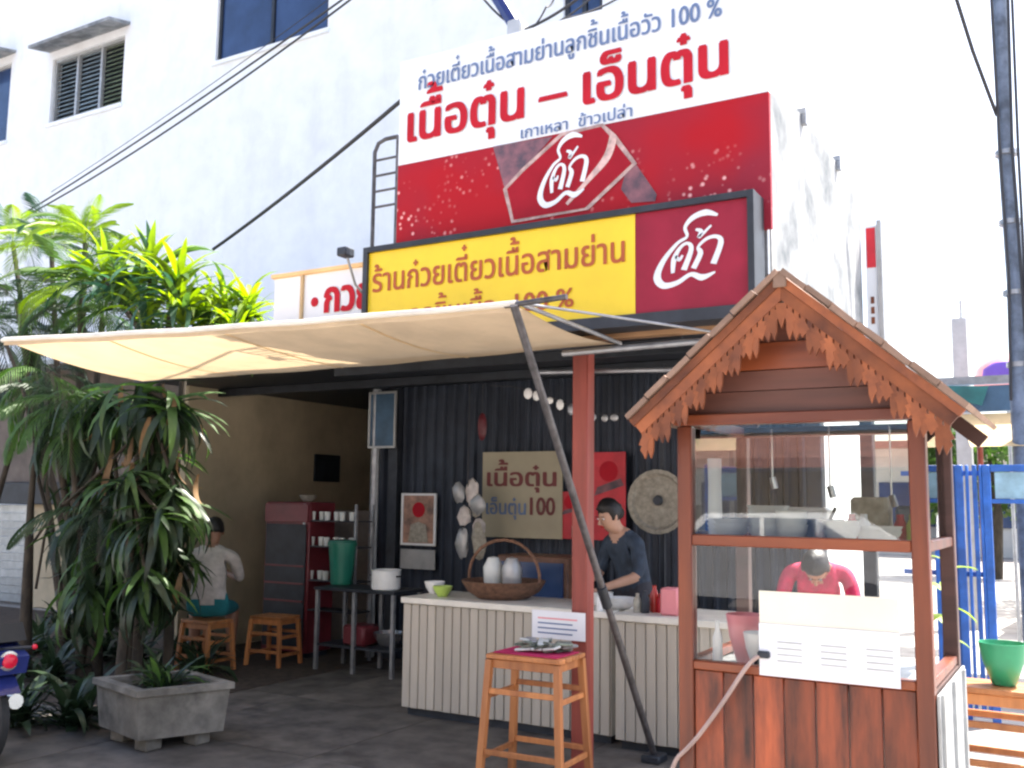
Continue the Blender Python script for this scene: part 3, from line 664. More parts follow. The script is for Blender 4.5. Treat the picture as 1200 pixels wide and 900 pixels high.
for s in (-1, 1):
    d = Vector((s * ux.x, 0, ux.z)); nrm = Vector((s * -ux.z, 0, ux.x)) # outward
    nrm = Vector((s * DZ, 0, HS)).normalized(); Ap = Vector((AP[0], 0, AP[1])); LN = math.hypot(HS, DZ)
    # roof boards, each running the depth of the roof
    nb = 7
    for i in range(nb):
        a = Ap + d * (LN * i / nb + .002) + nrm * (.004 * (i % 2)); b = Ap + d * (LN * (i + 1) / nb - .002) + nrm * (.004 * (i % 2))
        mb = MB(); t_ = nrm * .018; y0, y1 = RY0 - .012, RY1
        mb.v = [Vector((p.x, y, p.z)) for p in (a, b, b + t_, a + t_) for y in (y0, y1)]
        mb.f = [(0, 1, 3, 2), (2, 3, 5, 4), (4, 5, 7, 6), (6, 7, 1, 0), (0, 2, 4, 6), (1, 7, 5, 3)]
        mb.build('roof_board', 'rooftop', ct)
    # moulded bargeboard: two steps
    o = Vector((AP[0], RY0, AP[1]))
    MB().prism([(.0, -.003), (LN, -.003), (LN, -.030), (.024 if s > 0 else 0.0, -.030)], o, d, nrm, (0, .022, 0)).build('bargeboard', 'fascia', ct)
    MB().prism([(.026, -.0305), (LN - .004, -.0305), (LN - .004, -.068), (.06, -.068)], o + Vector((0, .006, 0)), d, nrm, (0, .018, 0)).build('bargeboard', 'fascia', ct)
    MB().prism([(.026, -.0305), (LN, -.0305), (LN, -.085), (.075, -.085)], Vector((AP[0], RY1 - .03, AP[1])), d, nrm, (0, .02, 0)).build('bargeboard', 'cartdark', ct)
    MB().prism([(.075, -.079), (LN - .002, -.079), (LN - .002, -.090), (.09, -.090)], o + Vector((0, .010, 0)), d, nrm, (0, .009, 0)).build('lace_strip', 'fascia', ct)
    # carved lace under it: flame shapes hanging straight down, with gaps
    n = 23
    for i in range(n):
        u = .105 + (LN - .11) * i / (n - 1); top = o + d * u + nrm * (-.078) + Vector((0, .0085 + .0012 * (i % 2), 0))
        L_ = .070 * (1 + .2 * math.sin(i * 2.1)) * (1.25 if i % 3 == 0 else .92)
        pr = [(-.009, .016), (.009, .016), (.007, .002), (.020, -.006), (.013, -.016), (.022, -.026), (.014, -.040), (.012, -.9 * L_), (.004, -1.12 * L_), (-.006, -.75 * L_), (-.014, -.55 * L_), (-.008, -.03), (-.020, -.016), (-.007, .002)]
        if s > 0: pr = [(-a, b) for a, b in pr][::-1]
        sh = ux.z / ux.x * s
        MB().prism([(a, b + a * (-DZ / HS) * s * .9) for a, b in pr], top, XR, ZU, (0, .011, 0)).build('carving', 'fascia', ct)
MB().box((AP[0] - .022, RY0 - .008, AP[1] - .05), (AP[0] + .022, RY0 - .001, AP[1] + .005), .004).build('ridge_block', 'rooftop', ct)
MB().prism([(-.02, 0), (.02, 0), (.012, -.05), (0, -.085), (-.012, -.05)], (AP[0], RY0 + .008, AP[1] - .10), XR, ZU, (0, .012, 0)).build('pendant', 'fascia', ct)
MB().box((CX0 - .06, CYF - .12, ZT_ - .02), (CX0 - .01, CYF - .06, ZT_ + .04), .005).build('bracket', 'galv', ct)
# electric cord from the ledge to the left foot
c0 = aY(896, 767, CYF - .01); pts = [c0 + Vector((0, -.01, 0)), aY(880, 772, CYF - .03), aY(855, 812, CYF - .05), aY(830, 848, CYF - .05), aY(806, 878, CYF - .04), aY(786, 893, CYF - .02), aY(780, 960, CYF - .02), Vector((CX0 - .03, CYF - .02, .02))]
cdm = MB(); sm = []
for i in range(len(pts) - 1):
    for k in range(4): sm.append(pts[i].lerp(pts[i + 1], k / 4))
sm = [sum((sm[max(0, min(len(sm) - 1, i + j))] for j in (-2, -1, 0, 1, 2)), Vector()) / 5 for i in range(len(sm))] + [pts[-1]]
cdm.tube(sm, .0075, 6); o = cdm.build('electric_cord', 'cord'); tag(o, 'pinkish electric cord hanging across the cart planks', 'cord')
MB().box((c0.x - .02, c0.y - .02, c0.z - .01), (c0.x + .02, c0.y, c0.z + .012), .004).build('plug', 'dark', o)

# things in the cart's glass case
def bowl(name, c, r, h, material, label, cat, group=None):
    mb = MB(); mb.lathe(c, [(r * .45, 0), (r * .5, .004), (r * .85, h * .55), (r, h), (r * .95, h), (r * .8, h * .55), (r * .4, .01), (0, .01)], 18)
    return tag(mb.build(name, material), label, cat, group)
def stack(c, n, r, label, material='enamel'):
    t = thing('bowl_stack', label, 'bowls', c)
    for k in range(n): MB().lathe((c[0] + random.uniform(-.004, .004), c[1], c[2] + k * .016), [(r * .5, 0), (r * .9, .03), (r, .045), (r * .93, .045), (r * .45, .008), (0, .008)], 16).build('bowl', material, t)
    return t
zs_ = ZM + .015
stack((-1.13, 3.46, zs_), 3, .075, 'stack of white bowls at the left of the cart glass shelf')
stack((-1.00, 3.50, zs_), 4, .07, 'taller stack of white bowls, second on the cart glass shelf')
t = stack((-.62, 3.5, zs_), 2, .07, 'pair of pale bowls near the right of the cart glass shelf')
stack((-.90, 3.44, zs_), 5, .055, 'tall stack of small white bowls in the middle of the cart shelf')
stack((-.73, 3.45, zs_), 3, .06, 'short stack of white bowls right of the steel pot')
stack((-1.06, 3.72, zs_), 6, .08, 'tallest stack of large bowls at the back left of the cart shelf')
for k, (x_, w_, h_, mt_, nm_) in enumerate(((-.93, .16, .12, 'enamel', 'white foam box of noodles at the back of the cart shelf'), (-.70, .13, .16, 'strawhat', 'brown paper packet at the back of the cart shelf'), (-.56, .10, .13, 'bluedark', 'blue carton at the back right of the cart shelf'))):
    tag(MB().box((x_ - w_ / 2, 3.74, zs_), (x_ + w_ / 2, 3.86, zs_ + h_), .012).build('food_box', mt_), nm_, 'box')
pr_ = MB().lathe((-1.165, 3.42, zs_), [(.025, 0), (.026, .1), (.024, .2), (.026, .29), (.0, .29)], 10).build('paper_roll', 'paper'); tag(pr_, 'upright roll of pale paper in the left corner of the upper case', 'paper roll')
lad = thing('ladle_pot', 'steel pot with black handled ladle in the middle of the cart shelf', 'pot', (-.82, 3.55, zs_))
MB().lathe((-.82, 3.55, zs_), [(.07, 0), (.075, .005), (.075, .08), (.07, .08), (.068, .01), (0, .01)], 18).build('pot', 'chrome', lad)
MB().tube([(-.82, 3.55, zs_ + .02), (-.77, 3.53, zs_ + .12)], .006).build('ladle', 'dark', lad)
for k, (x, mt, nm) in enumerate(((-.73, 'inkred', 'red'), (-.69, 'white', 'white'), (-.57, 'pinkshirt', 'magenta'), (-.53, 'lime', 'lime green'))):
    o = MB().lathe((x, 3.6, zs_), [(.022, 0), (.024, .06), (.012, .085), (.012, .1), (0, .1)], 10).build('sauce_bottle', mt); tag(o, nm + ' sauce bottle standing on the cart glass shelf', 'bottle', 'bottles in the cart')
a = aY(889, 692, 3.29); b = aY(1055, 782, 3.29); mz = aY(970, 739, 3.29).z
o = MB().box((a.x, 3.292, mz), (b.x, 3.299, a.z)).build('cream_board', 'creamboard'); tag(o, 'cream board fixed across the front of the lower cart glass', 'board')
o = MB().box((a.x, 3.285, ZL + .006), (b.x, 3.291, mz + .008)).build('white_price_sheet', 'paper'); tag(o, 'white printed sheet hanging below the cream board on the cart front', 'paper sheet')
for i in range(3):
    for j in range(4): MB().box((a.x + .06 + i * .14, 3.2838, ZL + .055 + j * .02), (a.x + .14 + i * .14, 3.2848, ZL + .059 + j * .02)).build('print', 'winframe', o)
o = bowl('plastic_tub', (-1.10, 3.55, ZL), .07, .17, 'pink', 'pink plastic tub standing at the left inside the cart', 'tub')
o = bowl('plastic_tub', (-1.02, 3.46, ZL), .06, .12, 'enamel', 'white plastic tub standing before the pink one in the cart', 'tub')
o = bowl('metal_pot', (-1.0, 3.62, ZL), .06, .22, 'chrome', 'steel pot behind the white tub inside the cart', 'pot')
o = MB().box((-1.03, 3.40, ZL - .003), (-.96, 3.47, ZL + .05), .008).build('black_box', 'dark'); tag(o, 'small black box at the foot of the lower cart glass', 'box')
o = MB().lathe((-1.155, 3.40, ZL), [(.018, 0), (.018, .1), (.008, .13), (.008, .16), (0, .16)], 10).build('clear_bottle', 'enamel'); tag(o, 'slim white bottle in the left corner of the cart case', 'bottle')
for k in range(3):
    x = -.98 + k * .2
    o = MB().tube([(x, 3.5, ZT_ + .02), (x, 3.5, ZM + .24 - .03 * k)], .0035, 5).tube([(x, 3.5, ZM + .24 - .03 * k), (x + .01, 3.5, ZM + .2 - .03 * k)], .012, 8).build('hanging_hook', 'chrome')
    tag(o, 'thin metal hook hanging at the %s of the cart glass case' % ('left', 'middle', 'right')[k], 'hook', 'hooks in the cart')

# ------------------------------------------------------------------ people
def skinned(name, J, E, material, parent, matidx=None, sub=2):
    """J: {joint: (pos, radius or (rx, ry), material slot)}"""
    names = list(J); idx = {n: i for i, n in enumerate(names)}
    o0 = org_of(parent)
    me = bpy.data.meshes.new(name); me.from_pydata([Vector(J[n][0]) for n in names], [(idx[a], idx[b]) for a, b in E], [])
    ob = bpy.data.objects.new(name, me); COL.objects.link(ob)
    ob.modifiers.new('s', 'SKIN').use_smooth_shade = True
    sl = me.skin_vertices[0].data
    for n, i in idx.items():
        r = J[n][1]; sl[i].radius = r if isinstance(r, tuple) else (r, r); sl[i].use_root = (i == 0)
    ss = ob.modifiers.new('u', 'SUBSURF'); ss.levels = sub; ss.render_levels = sub
    bpy.context.view_layer.update(); dg = bpy.context.evaluated_depsgraph_get()
    m2 = bpy.data.meshes.new_from_object(ob.evaluated_get(dg)); bpy.data.objects.remove(ob)
    m2.materials.clear()
    for mt in material: m2.materials.append(M[mt])
    seg = []
    for a, b in E: seg.append((Vector(J[a][0]), Vector(J[b][0]), J[b][2]))
    for p in m2.polygons:
        c = p.center; best = min(seg, key=lambda s: (c - (s[0] + (s[1] - s[0]) * max(0, min(1, (c - s[0]).dot(s[1] - s[0]) / max(1e-9, (s[1] - s[0]).length_squared)))))
                                 .length); p.material_index = best[2]
    m2.shade_smooth(); m2.name = name
    o = bpy.data.objects.new(name, m2); COL.objects.link(o); o.parent = parent; return o
def hand(J, E, wr, palm, spread, down, side, tag_, sl=0, k=1.0):
    """palm + five fingers; spread: across the palm, down: along fingers"""
    wr, palm, spread, down = map(Vector, (wr, palm, spread, down)); spread.normalize(); down.normalize()
    curl = spread.cross(down).normalized() * side
    J[tag_ + 'p'] = (palm, (.030 * k, .016 * k), sl); E.append((tag_ + 'w', tag_ + 'p'))
    for i, (o_, ln) in enumerate(((-.030, .055), (-.010, .068), (.010, .064), (.029, .050))):
        a = palm + spread * o_ * k + down * .03 * k; b = a + down * ln * .5 * k + curl * .006; c = b + down * ln * .4 * k + curl * .018
        J[f'{tag_}f{i}a'] = (a, .0095 * k, sl); J[f'{tag_}f{i}b'] = (b, .009 * k, sl); J[f'{tag_}f{i}c'] = (c, .0075 * k, sl)
        E += [(tag_ + 'p', f'{tag_}f{i}a'), (f'{tag_}f{i}a', f'{tag_}f{i}b'), (f'{tag_}f{i}b', f'{tag_}f{i}c')]
    a = palm - spread * .035 * k - down * .005; b = a - spread * .018 * k + down * .028 * k; c = b + down * .022 * k + curl * .006
    J[tag_ + 't0'] = (a, .012 * k, sl); J[tag_ + 't1'] = (b, .010 * k, sl); J[tag_ + 't2'] = (c, .008 * k, sl)
    E += [(tag_ + 'p', tag_ + 't0'), (tag_ + 't0', tag_ + 't1'), (tag_ + 't1', tag_ + 't2')]
def person(label, loc, rz, pose, mats, long_hair=False):
    """faces -Y before turning. mats: skin, top, bottom, shoes"""
    t = thing('person', label, 'person', (0, 0, 0)); P = pose
    J = dict(pelvis=(P['pelvis'], (.15, .115), 2)); E = []
    def add(n, p, r, sl, fr): J[n] = (p, r, sl); E.append((fr, n))
    add('belly', P['belly'], (.135, .105), 1, 'pelvis'); add('chest', P['chest'], (.155, .115), 1, 'belly'); add('yoke', P['yoke'], (.10, .075), 1, 'chest')
    add('neck', P['neck'], .048, 0, 'yoke'); add('jaw', P['jaw'], (.062, .07), 0, 'neck'); add('head', P['head'], (.078, .092), 0, 'jaw'); add('crown', P['crown'], (.06, .07), 0, 'head')
    for s, q in ((-1, 'l'), (1, 'r')):
        add(q + 'sh', P[q + 'sh'], .062, 1, 'yoke'); add(q + 'el', P[q + 'el'], .043, 1 if P.get('sleeve', 0) else 0, q + 'sh')
        add(q + 'w', P[q + 'w'], (.027, .024), 0, q + 'el')
        a = Vector(P[q + 'w']); d = (a - Vector(P[q + 'el'])).normalized(); sp = d.cross(Vector((0, 0, 1))).normalized() * (-s)
        hand(J, E, a, a + d * .055, sp, d, -s if P.get('palm', 0) else s, q, 0)
        add(q + 'hip', P[q + 'hip'], (.092, .09), 2, 'pelvis'); add(q + 'kn', P[q + 'kn'], .062, 2, q + 'hip')
        add(q + 'cf', Vector(P[q + 'kn']).lerp(Vector(P[q + 'an']), .35), .057, 2 if P.get('long', 1) else 0, q + 'kn')
        add(q + 'an', P[q + 'an'], .038, 2 if P.get('long', 1) else 0, q + 'cf'); add(q + 'to', P[q + 'to'], (.042, .03), 3, q + 'an')
    skinned('body', J, E, mats, t)
    H = Vector(P['head']); Cr = Vector(P['crown']); Jw = Vector(P['jaw']); upv = (Cr - Jw).normalized(); fd = Vector(P['face']).normalized(); fd = (fd - upv * fd.dot(upv)).normalized(); sd_ = upv.cross(fd).normalized()
    hc = H + upv * .02
    mb = MB(); mb.ball(Vector((0, 0, 0)), 1, 18, 12)
    V = []
    for v in mb.v:
        w_ = v.copy(); r = .100
        if w_.y < -.35 and w_.z < .35: r = .070       # open over the face
        if w_.z < -.35: r = .062 if not long_hair else .085
        V.append(hc + sd_ * (w_.x * r * .88) + fd * (-w_.y * r * 1.0) * 1.0 + upv * (w_.z * r * 1.08) - fd * .014)
    rh = random.Random(3); mb.v = [v + (v - hc).normalized() * rh.uniform(-.005, .007) for v in V]
    if long_hair: mb.ball(hc - fd * .10 - upv * .03, (.04, .04, .045), 10, 7)
    mb.build('hair', 'hair', t, smooth=180)
    for s in (-1, 1):
        e = H + sd_ * s * .03 + fd * .080 + upv * .008
        MB().ball(e - fd * .004, (.010, .010, .006), 8, 6).build('eye', 'white', t); MB().ball(e + fd * .002, .0052, 8, 6).build('iris', 'hair', t)
        MB().ball(H + sd_ * s * .076 - upv * .004, (.012, .016, .028), 8, 6).build('ear', mats[0], t)
        MB().bar(e + upv * .018 - sd_ * .016, e + upv * .018 + sd_ * .016, .006, .005).build('eyebrow', 'hair', t)
    MB().tube([H + fd * .082 + upv * .01, H + fd * .100 - upv * .022, H + fd * .086 - upv * .03], [.006, .013, .008], 8).build('nose', mats[0], t)
    MB().tube([H + fd * .079 - upv * .05 - sd_ * .02, H + fd * .087 - upv * .048, H + fd * .079 - upv * .05 + sd_ * .02], [.003, .006, .003], 6).build('mouth', 'sauce', t)
    t.location = loc; t.rotation_euler = (0, 0, rz); return t
stand = dict(pelvis=(0, 0, .90), belly=(0, 0, 1.04), chest=(0, -.04, 1.18), yoke=(0, -.10, 1.29), neck=(0, -.145, 1.355), jaw=(0, -.20, 1.39), head=(0, -.23, 1.45), crown=(0, -.245, 1.51),
    lsh=(-.155, -.09, 1.26), rsh=(.155, -.09, 1.26), lel=(-.21, -.14, 1.04), rel=(.21, -.14, 1.04), lw=(-.09, -.34, 1.0), rw=(.10, -.33, .97),
    lhip=(-.09, 0, .84), rhip=(.09, 0, .84), lkn=(-.10, -.01, .46), rkn=(.10, -.01, .46), lan=(-.10, .02, .09), ran=(.10, .02, .09), lto=(-.10, -.12, .04), rto=(.10, -.12, .04), face=(0, -.9, -.35), sleeve=1, palm=1)
c = aY(742, 640, 6.62)
cook = person('woman cook in dark apron bent over her work behind the counter', (c.x, 6.62, 0), R(-25), dict(stand), ['skinlight', 'apron', 'trousers', 'dark'], True)
MB().prism([(-.12, .55), (.12, .55), (.13, .95), (.09, 1.2), (-.09, 1.2), (-.13, .95)], (0, -.17, 0), XR, ZU, (0, .012, 0)).build('apron', 'tealcloth', cook)
st2 = dict(stand); st2.update(yoke=(0, -.14, 1.24), neck=(0, -.20, 1.27), jaw=(0, -.27, 1.26), head=(0, -.335, 1.275), crown=(0, -.40, 1.30), chest=(0, -.07, 1.14), lsh=(-.18, -.12, 1.23), rsh=(.18, -.12, 1.23), lel=(-.24, -.20, 1.0), rel=(.24, -.2, 1.0), lw=(-.12, -.38, .95), rw=(.12, -.38, .95), face=(0, -.3, -1))
c = aY(950, 662, 6.0)
person('person in magenta shirt stooping behind the cart glass', (c.x, 6.2, 0), R(10), st2, ['skin', 'pinkshirt', 'trousers', 'dark']).scale = (.93, .93, .93)
sit = dict(pelvis=(0, .0, .56), belly=(0, .01, .68), chest=(0, -.02, .86), yoke=(0, -.05, 1.02), neck=(0, -.07, 1.08), jaw=(0, -.11, 1.13), head=(0, -.13, 1.20), crown=(0, -.13, 1.27),
    lsh=(-.18, -.04, .98), rsh=(.18, -.04, .98), lel=(-.23, -.16, .78), rel=(.23, -.16, .78), lw=(-.12, -.36, .80), rw=(.12, -.36, .80),
    lhip=(-.10, -.04, .54), rhip=(.10, -.04, .54), lkn=(-.15, -.42, .50), rkn=(.15, -.42, .50), lan=(-.15, -.40, .10), ran=(.15, -.40, .10), lto=(-.15, -.53, .04), rto=(.15, -.53, .04), face=(0, -1, -.3), sleeve=1, palm=1, long=0)
c = aZ(240, 786, 0)
person('man in white shirt and teal shorts seated with his back turned', (c.x, c.y + .0, 0), R(-140), sit, ['skin', 'shirt', 'tealcloth', 'dark']).scale = (1.12, 1.12, 1.03)
s1 = bar_stool(.36, .30, .455, 'wooden_stool', 'orange wooden stool under the seated man in white', 'stool', 'wooden stools', rail_z=(.14, .30), leg=.032, slats=3, splay=.01)
s1.location = (c.x, c.y, 0)
s2 = copy_tree(s1); g = aZ(320, 779, 0); s2.location = (g.x, g.y, 0); s2.rotation_euler = (0, 0, R(5)); tag(s2, 'empty wooden stool in front of the maroon bottle cabinet', 'stool', 'wooden stools')
s3 = copy_tree(s1); g = aZ(1178, 905, 0); s3.location = (g.x + .02, g.y - .45, 0); s3.scale = (1.15, 1.15, 1.25); tag(s3, 'sunlit orange wooden stool outside by the blue gate', 'stool', 'wooden stools')
bt = s3.location.copy(); o = bowl('plastic_bucket', (bt.x + .03, bt.y, .572), .125, .23, 'green', 'green plastic bucket standing on the sunlit stool', 'bucket')

# ------------------------------------------------------------------ interior furniture
# maroon cabinet
a = aZ(308, 772, 0); cb = thing('bottle_cabinet', 'tall maroon cabinet against the cream wall behind the empty stool', 'cabinet', (a.x + .2, 7.5, 0))
xa, xb = aY(310, 600, 7.4).x, aY(362, 600, 7.4).x; zc = aY(335, 588, 7.4).z
MB().box((xa, 7.42, .05), (xb, 7.8, zc), .01).build('case', 'redcab', cb)
MB().box((xa + .03, 7.40, .1), (xb - .03, 7.418, zc - .22), .004).build('door', 'dark', cb)
MB().box((xa + .01, 7.395, zc - .2), (xb - .01, 7.419, zc - .02), .004).build('header', 'redcab', cb)
for k in range(5): MB().box((xa + .04, 7.385, .2 + k * .17), (xb - .04, 7.398, .215 + k * .17)).build('slat', 'redcab', cb)
for x in (xa + .03, xb - .03): MB().box((x - .02, 7.45, 0.004), (x + .02, 7.75, .049)).build('foot', 'dark', cb)
o = bowl('brass_bowl', ((xa + xb) / 2 + .1, 7.6, zc), .09, .07, 'strawhat', 'small brown bowl on top of the maroon cabinet', 'bowl')
# shelf of cups
xa, xb = aY(364, 600, 7.5).x, aY(424, 600, 7.5).x; z_ = [aY(390, y, 7.5).z for y in (610, 640, 680, 715)]
sh = thing('cup_shelf', 'open steel shelf of upturned glass cups beside the maroon cabinet', 'shelf', ((xa + xb) / 2, 7.55, 0))
for x in (xa, xb):
    for y in (7.42, 7.68): MB().box((x - .012, y - .012, 0.004), (x + .012, y + .012, z_[0] + .16)).build('leg', 'steel', sh)
for z in z_:
    MB().box((xa, 7.43, z - .012), (xb, 7.67, z)).build('shelf', 'dark', sh)
cupm = MB().lathe((0, 0, 0), [(.026, 0), (.032, .085), (.029, .085), (.024, .01), (0, .01)], 10).mesh('cup', M['gcup'], smooth=40)
for zi, z in enumerate(z_[:3]):
    for k in range(6):
        if True:
            o = inst('cup', cupm, None, (xa + .05 + k * (xb - xa - .08) / 6, 7.48 + .03 * (k % 2), z)); tag(o, '%s glass cup from the left on the %s board of the steel shelf' % (('leftmost', 'second', 'third', 'fourth', 'fifth', 'sixth')[k], ('top', 'middle', 'third')[zi]), 'cup', 'glass cups on the shelf')
c = aY(404, 684, 7.35); gb = thing('green_bin', 'dark green plastic bin on a stand before the cup shelf', 'bin', (c.x, 7.3, c.z))
MB().lathe((c.x, 7.3, c.z), [(.10, 0), (.13, .36), (.14, .36), (.14, .385), (.12, .385), (.095, .01), (0, .01)], 18).build('tub', 'greenbin', gb)
MB().lathe((c.x, 7.3, c.z + .387), [(.135, 0), (.13, .02), (.02, .03), (0, .03)], 18).build('lid', 'greenbin', gb)
tbx0, tbx1 = aY(384, 700, 7.2).x, aY(478, 700, 7.2).x; tz = c.z - .004
tb = thing('prep_table', 'narrow dark steel table carrying the green bin and white pot', 'table', ((tbx0 + tbx1) / 2, 7.2, 0))
MB().box((tbx0, 7.0, tz - .03), (tbx1, 7.45, tz - .002), .004).build('table_top', 'dark', tb)
for x in (tbx0 + .03, (tbx0 + tbx1) / 2, tbx1 - .03):
    for y in (7.03, 7.42): MB().box((x - .016, y - .016, .004), (x + .016, y + .016, tz - .031)).build('leg', 'steel' , tb)
MB().box((tbx0 + .05, 7.02, .22), (tbx1 - .05, 7.43, .24)).build('shelf', 'dark', tb)
c = aY(452, 692, 7.15); pt = thing('enamel_pot', 'white enamel pot standing on the dark steel table', 'pot', (c.x, 7.15, tz))
MB().lathe((c.x, 7.15, tz), [(.12, 0), (.13, .01), (.13, .17), (.137, .175), (.12, .175), (.12, .01), (0, .01)], 20).build('body', 'enamel', pt)
for s in (-1, 1): MB().tube([(c.x + s * .13, 7.13, tz + .12), (c.x + s * .165, 7.13, tz + .12), (c.x + s * .165, 7.17, tz + .12), (c.x + s * .13, 7.17, tz + .12)], .006).build('handle', 'dark', pt)
o = MB().box((tbx0 + .3, 7.06, .242), (tbx0 + .55, 7.3, .42), .02).build('crate', 'redcab'); tag(o, 'small maroon crate on the low shelf of the steel table', 'crate')
o = bowl('basin', (tbx1 - .2, 7.2, .242), .14, .13, 'chrome', 'steel basin on the low shelf beside the maroon crate', 'basin')
# framed things at back corner
def frame_pic(name, p0, p1, Y, fm, pm, label, cat, sub=None):
    a = aY(p0[0], p0[1], Y); b = aY(p1[0], p1[1], Y); t = thing(name, label, cat, ((a.x + b.x) / 2, Y, b.z))
    w_ = .022
    for bx in (((a.x, b.z), (a.x + w_, a.z)), ((b.x - w_, b.z), (b.x, a.z)), ((a.x + w_, b.z), (b.x - w_, b.z + w_)), ((a.x + w_, a.z - w_), (b.x - w_, a.z))):
        MB().box((bx[0][0], Y - .02, bx[0][1]), (bx[1][0], Y + .0, bx[1][1])).build('frame', fm, t)
    MB().box((a.x + w_, Y - .008, b.z + w_), (b.x - w_, Y - .002, a.z - w_)).build('picture', pm, t)
    return t, a, b
frame_pic('wall_grille', (434, 460), (464, 525), 7.82, 'winframe', 'bluedark', 'pale framed dark panel high in the back left corner', 'panel')
a = aX(368, 532, -7.877); b = aX(396, 565, -7.877)
o = MB().box((-7.877, min(a.y, b.y), b.z), (-7.85, max(a.y, b.y), a.z), .003).build('small_picture', 'dark'); tag(o, 'small dark square picture hung on the cream wall', 'picture')
t, a, b = frame_pic('portrait_poster', (472, 578), (511, 640), 7.9, 'white', 'photo', 'portrait poster with reddish head on the dark back wall', 'poster')
MB().lathe(((a.x + b.x) / 2, 7.888, a.z - .16), [(.075, 0), (.075, -.003)], 14, 'y').build('printed_head', 'textred', t)
MB().prism([(-.12, 0), (.12, 0), (.09, .17), (.0, .2), (-.09, .17)], ((a.x + b.x) / 2, 7.888, b.z + .03), XR, ZU, (0, -.003, 0)).build('printed_shoulders', 'strawhat', t)
a = aY(470, 643, 7.88); b = aY(510, 668, 7.88); o = MB().box((a.x, 7.87, b.z), (b.x, 7.88, a.z)).build('notice_card', 'winframe'); tag(o, 'grey card fixed under the portrait poster', 'card')
# menu board
YM = 7.86; a = aY(566, 530, YM); b = aY(658, 632, YM)
mn = thing('menu_board', 'cream menu board with red and grey lettering on the dark back wall', 'menu board', ((a.x + b.x) / 2, YM, b.z))
mb_ = mat('menu_cream', (.42, .37, .26), .7, .06, 3, 0)
MB().box((a.x, YM, b.z), (b.x, YM + .02, a.z)).build('panel', mb_, mn)
W_ = b.x - a.x; H_ = a.z - b.z
lettering('เนื้อตุ๋น', (a.x + .07 * W_, YM - .001, b.z + H_ * .60), XR, ZU, W_ * .86, H_ * .16, 'fadedred', mn, off=.006, bold=.03)
lettering('เอ็นตุ๋น', (a.x + .06 * W_, YM - .001, b.z + H_ * .27), XR, ZU, W_ * .5, H_ * .13, 'textblue', mn, off=.015)
lettering('100', (a.x + .62 * W_, YM - .001, b.z + H_ * .27), XR, ZU, W_ * .30, H_ * .16, 'fadedred', mn, off=.006, bold=.03)
def red_poster(p0, p1, Y, label):
    a = aY(p0[0], p0[1], Y); b = aY(p1[0], p1[1], Y); t = thing('drink_poster', label, 'poster', ((a.x + b.x) / 2, Y, b.z))
    MB().box((a.x, Y, b.z), (b.x, Y + .01, a.z)).build('sheet', 'inkred', t)
    w_ = b.x - a.x; h_ = a.z - b.z
    MB().prism([(.0, .0), (w_ * .9, .12 * h_), (w_ * .8, .2 * h_), (w_ * .1, .1 * h_)], (a.x + .02, Y - .001, b.z + h_ * .5), XR, ZU, (0, -.003, 0)).build('printed_band', 'darkprint', t)
    MB().lathe((a.x + w_ * .5, Y - .001, b.z + h_ * .78), [(w_ * .28, 0), (w_ * .28, -.003)], 16, 'y').build('printed_disc', 'textred', t)
    MB().box((a.x + w_ * .55, Y - .004, b.z + h_ * .04), (a.x + w_ * .75, Y - .001, b.z + h_ * .28)).build('printed_cup', 'strawhat', t)
red_poster((694, 530), (733, 634), 7.84, 'glossy red drink poster on the back wall right of the post')
red_poster((656, 576), (682, 632), 7.88, 'dark red drink poster between the menu board and the post')
# round straw tray and hat
c = aY(772, 588, 6.9)
o = MB().lathe((c.x, 6.9, c.z), [(.0, .015), (.20, .02), (.235, -.01), (.24, -.03), (.21, -.03), (.19, 0), (0, -.004)], 26, 'y').build('woven_tray', 'strawhat'); tag(o, 'round pale woven tray hanging behind the cook', 'tray')
MB().lathe((c.x + .01, 6.86, c.z + .01), [(.04, 0), (.03, -.03), (0, -.035)], 12, 'y').build('knob', 'dark', o)
wp = thing('tray_post', 'thin dark post holding the woven tray behind the cook', 'post', (c.x + .02, 6.95, 0)); MB().box((c.x, 6.93, .004), (c.x + .03, 6.96, 2.6)).build('shaft', 'dark', wp)
# hanging cloth bundle
c = aY(548, 592, 7.5); hcn = thing('hanging_cloths', 'bundle of pale cloths hanging left of the menu board', 'cloths', c)
for k in range(9):
    dx, dz = random.uniform(-.13, .13), random.uniform(-.35, .14); mb = MB(); mb.ball((c.x + dx - dz * .1, 7.5 + random.uniform(-.04, .04), c.z + dz), (.05 + random.random() * .03, .03, .08 + random.random() * .06), 9, 6)
    for i, v in enumerate(mb.v): v += Vector((random.uniform(-.012, .012), 0, random.uniform(-.015, .015)))
    mb.build('cloth', ('shirt', 'strawhat', 'winframe')[k % 3], hcn, smooth=60)
MB().tube([(c.x, 7.5, c.z + .1), (c.x, 7.5, 2.6)], .005, 5).build('string', 'cable', hcn)
# red ornament up high
c = aY(565, 500, 7.6); o = MB().ball((c.x, 7.6, c.z), (.05, .03, .13), 8, 6).build('red_ornament', 'redcab'); tag(o, 'dark red ornament hanging high before the corrugated wall', 'ornament')
MB().tube([(c.x, 7.6, c.z + .1), (c.x, 7.6, 2.62)], .004, 5).build('string', 'cable', o)
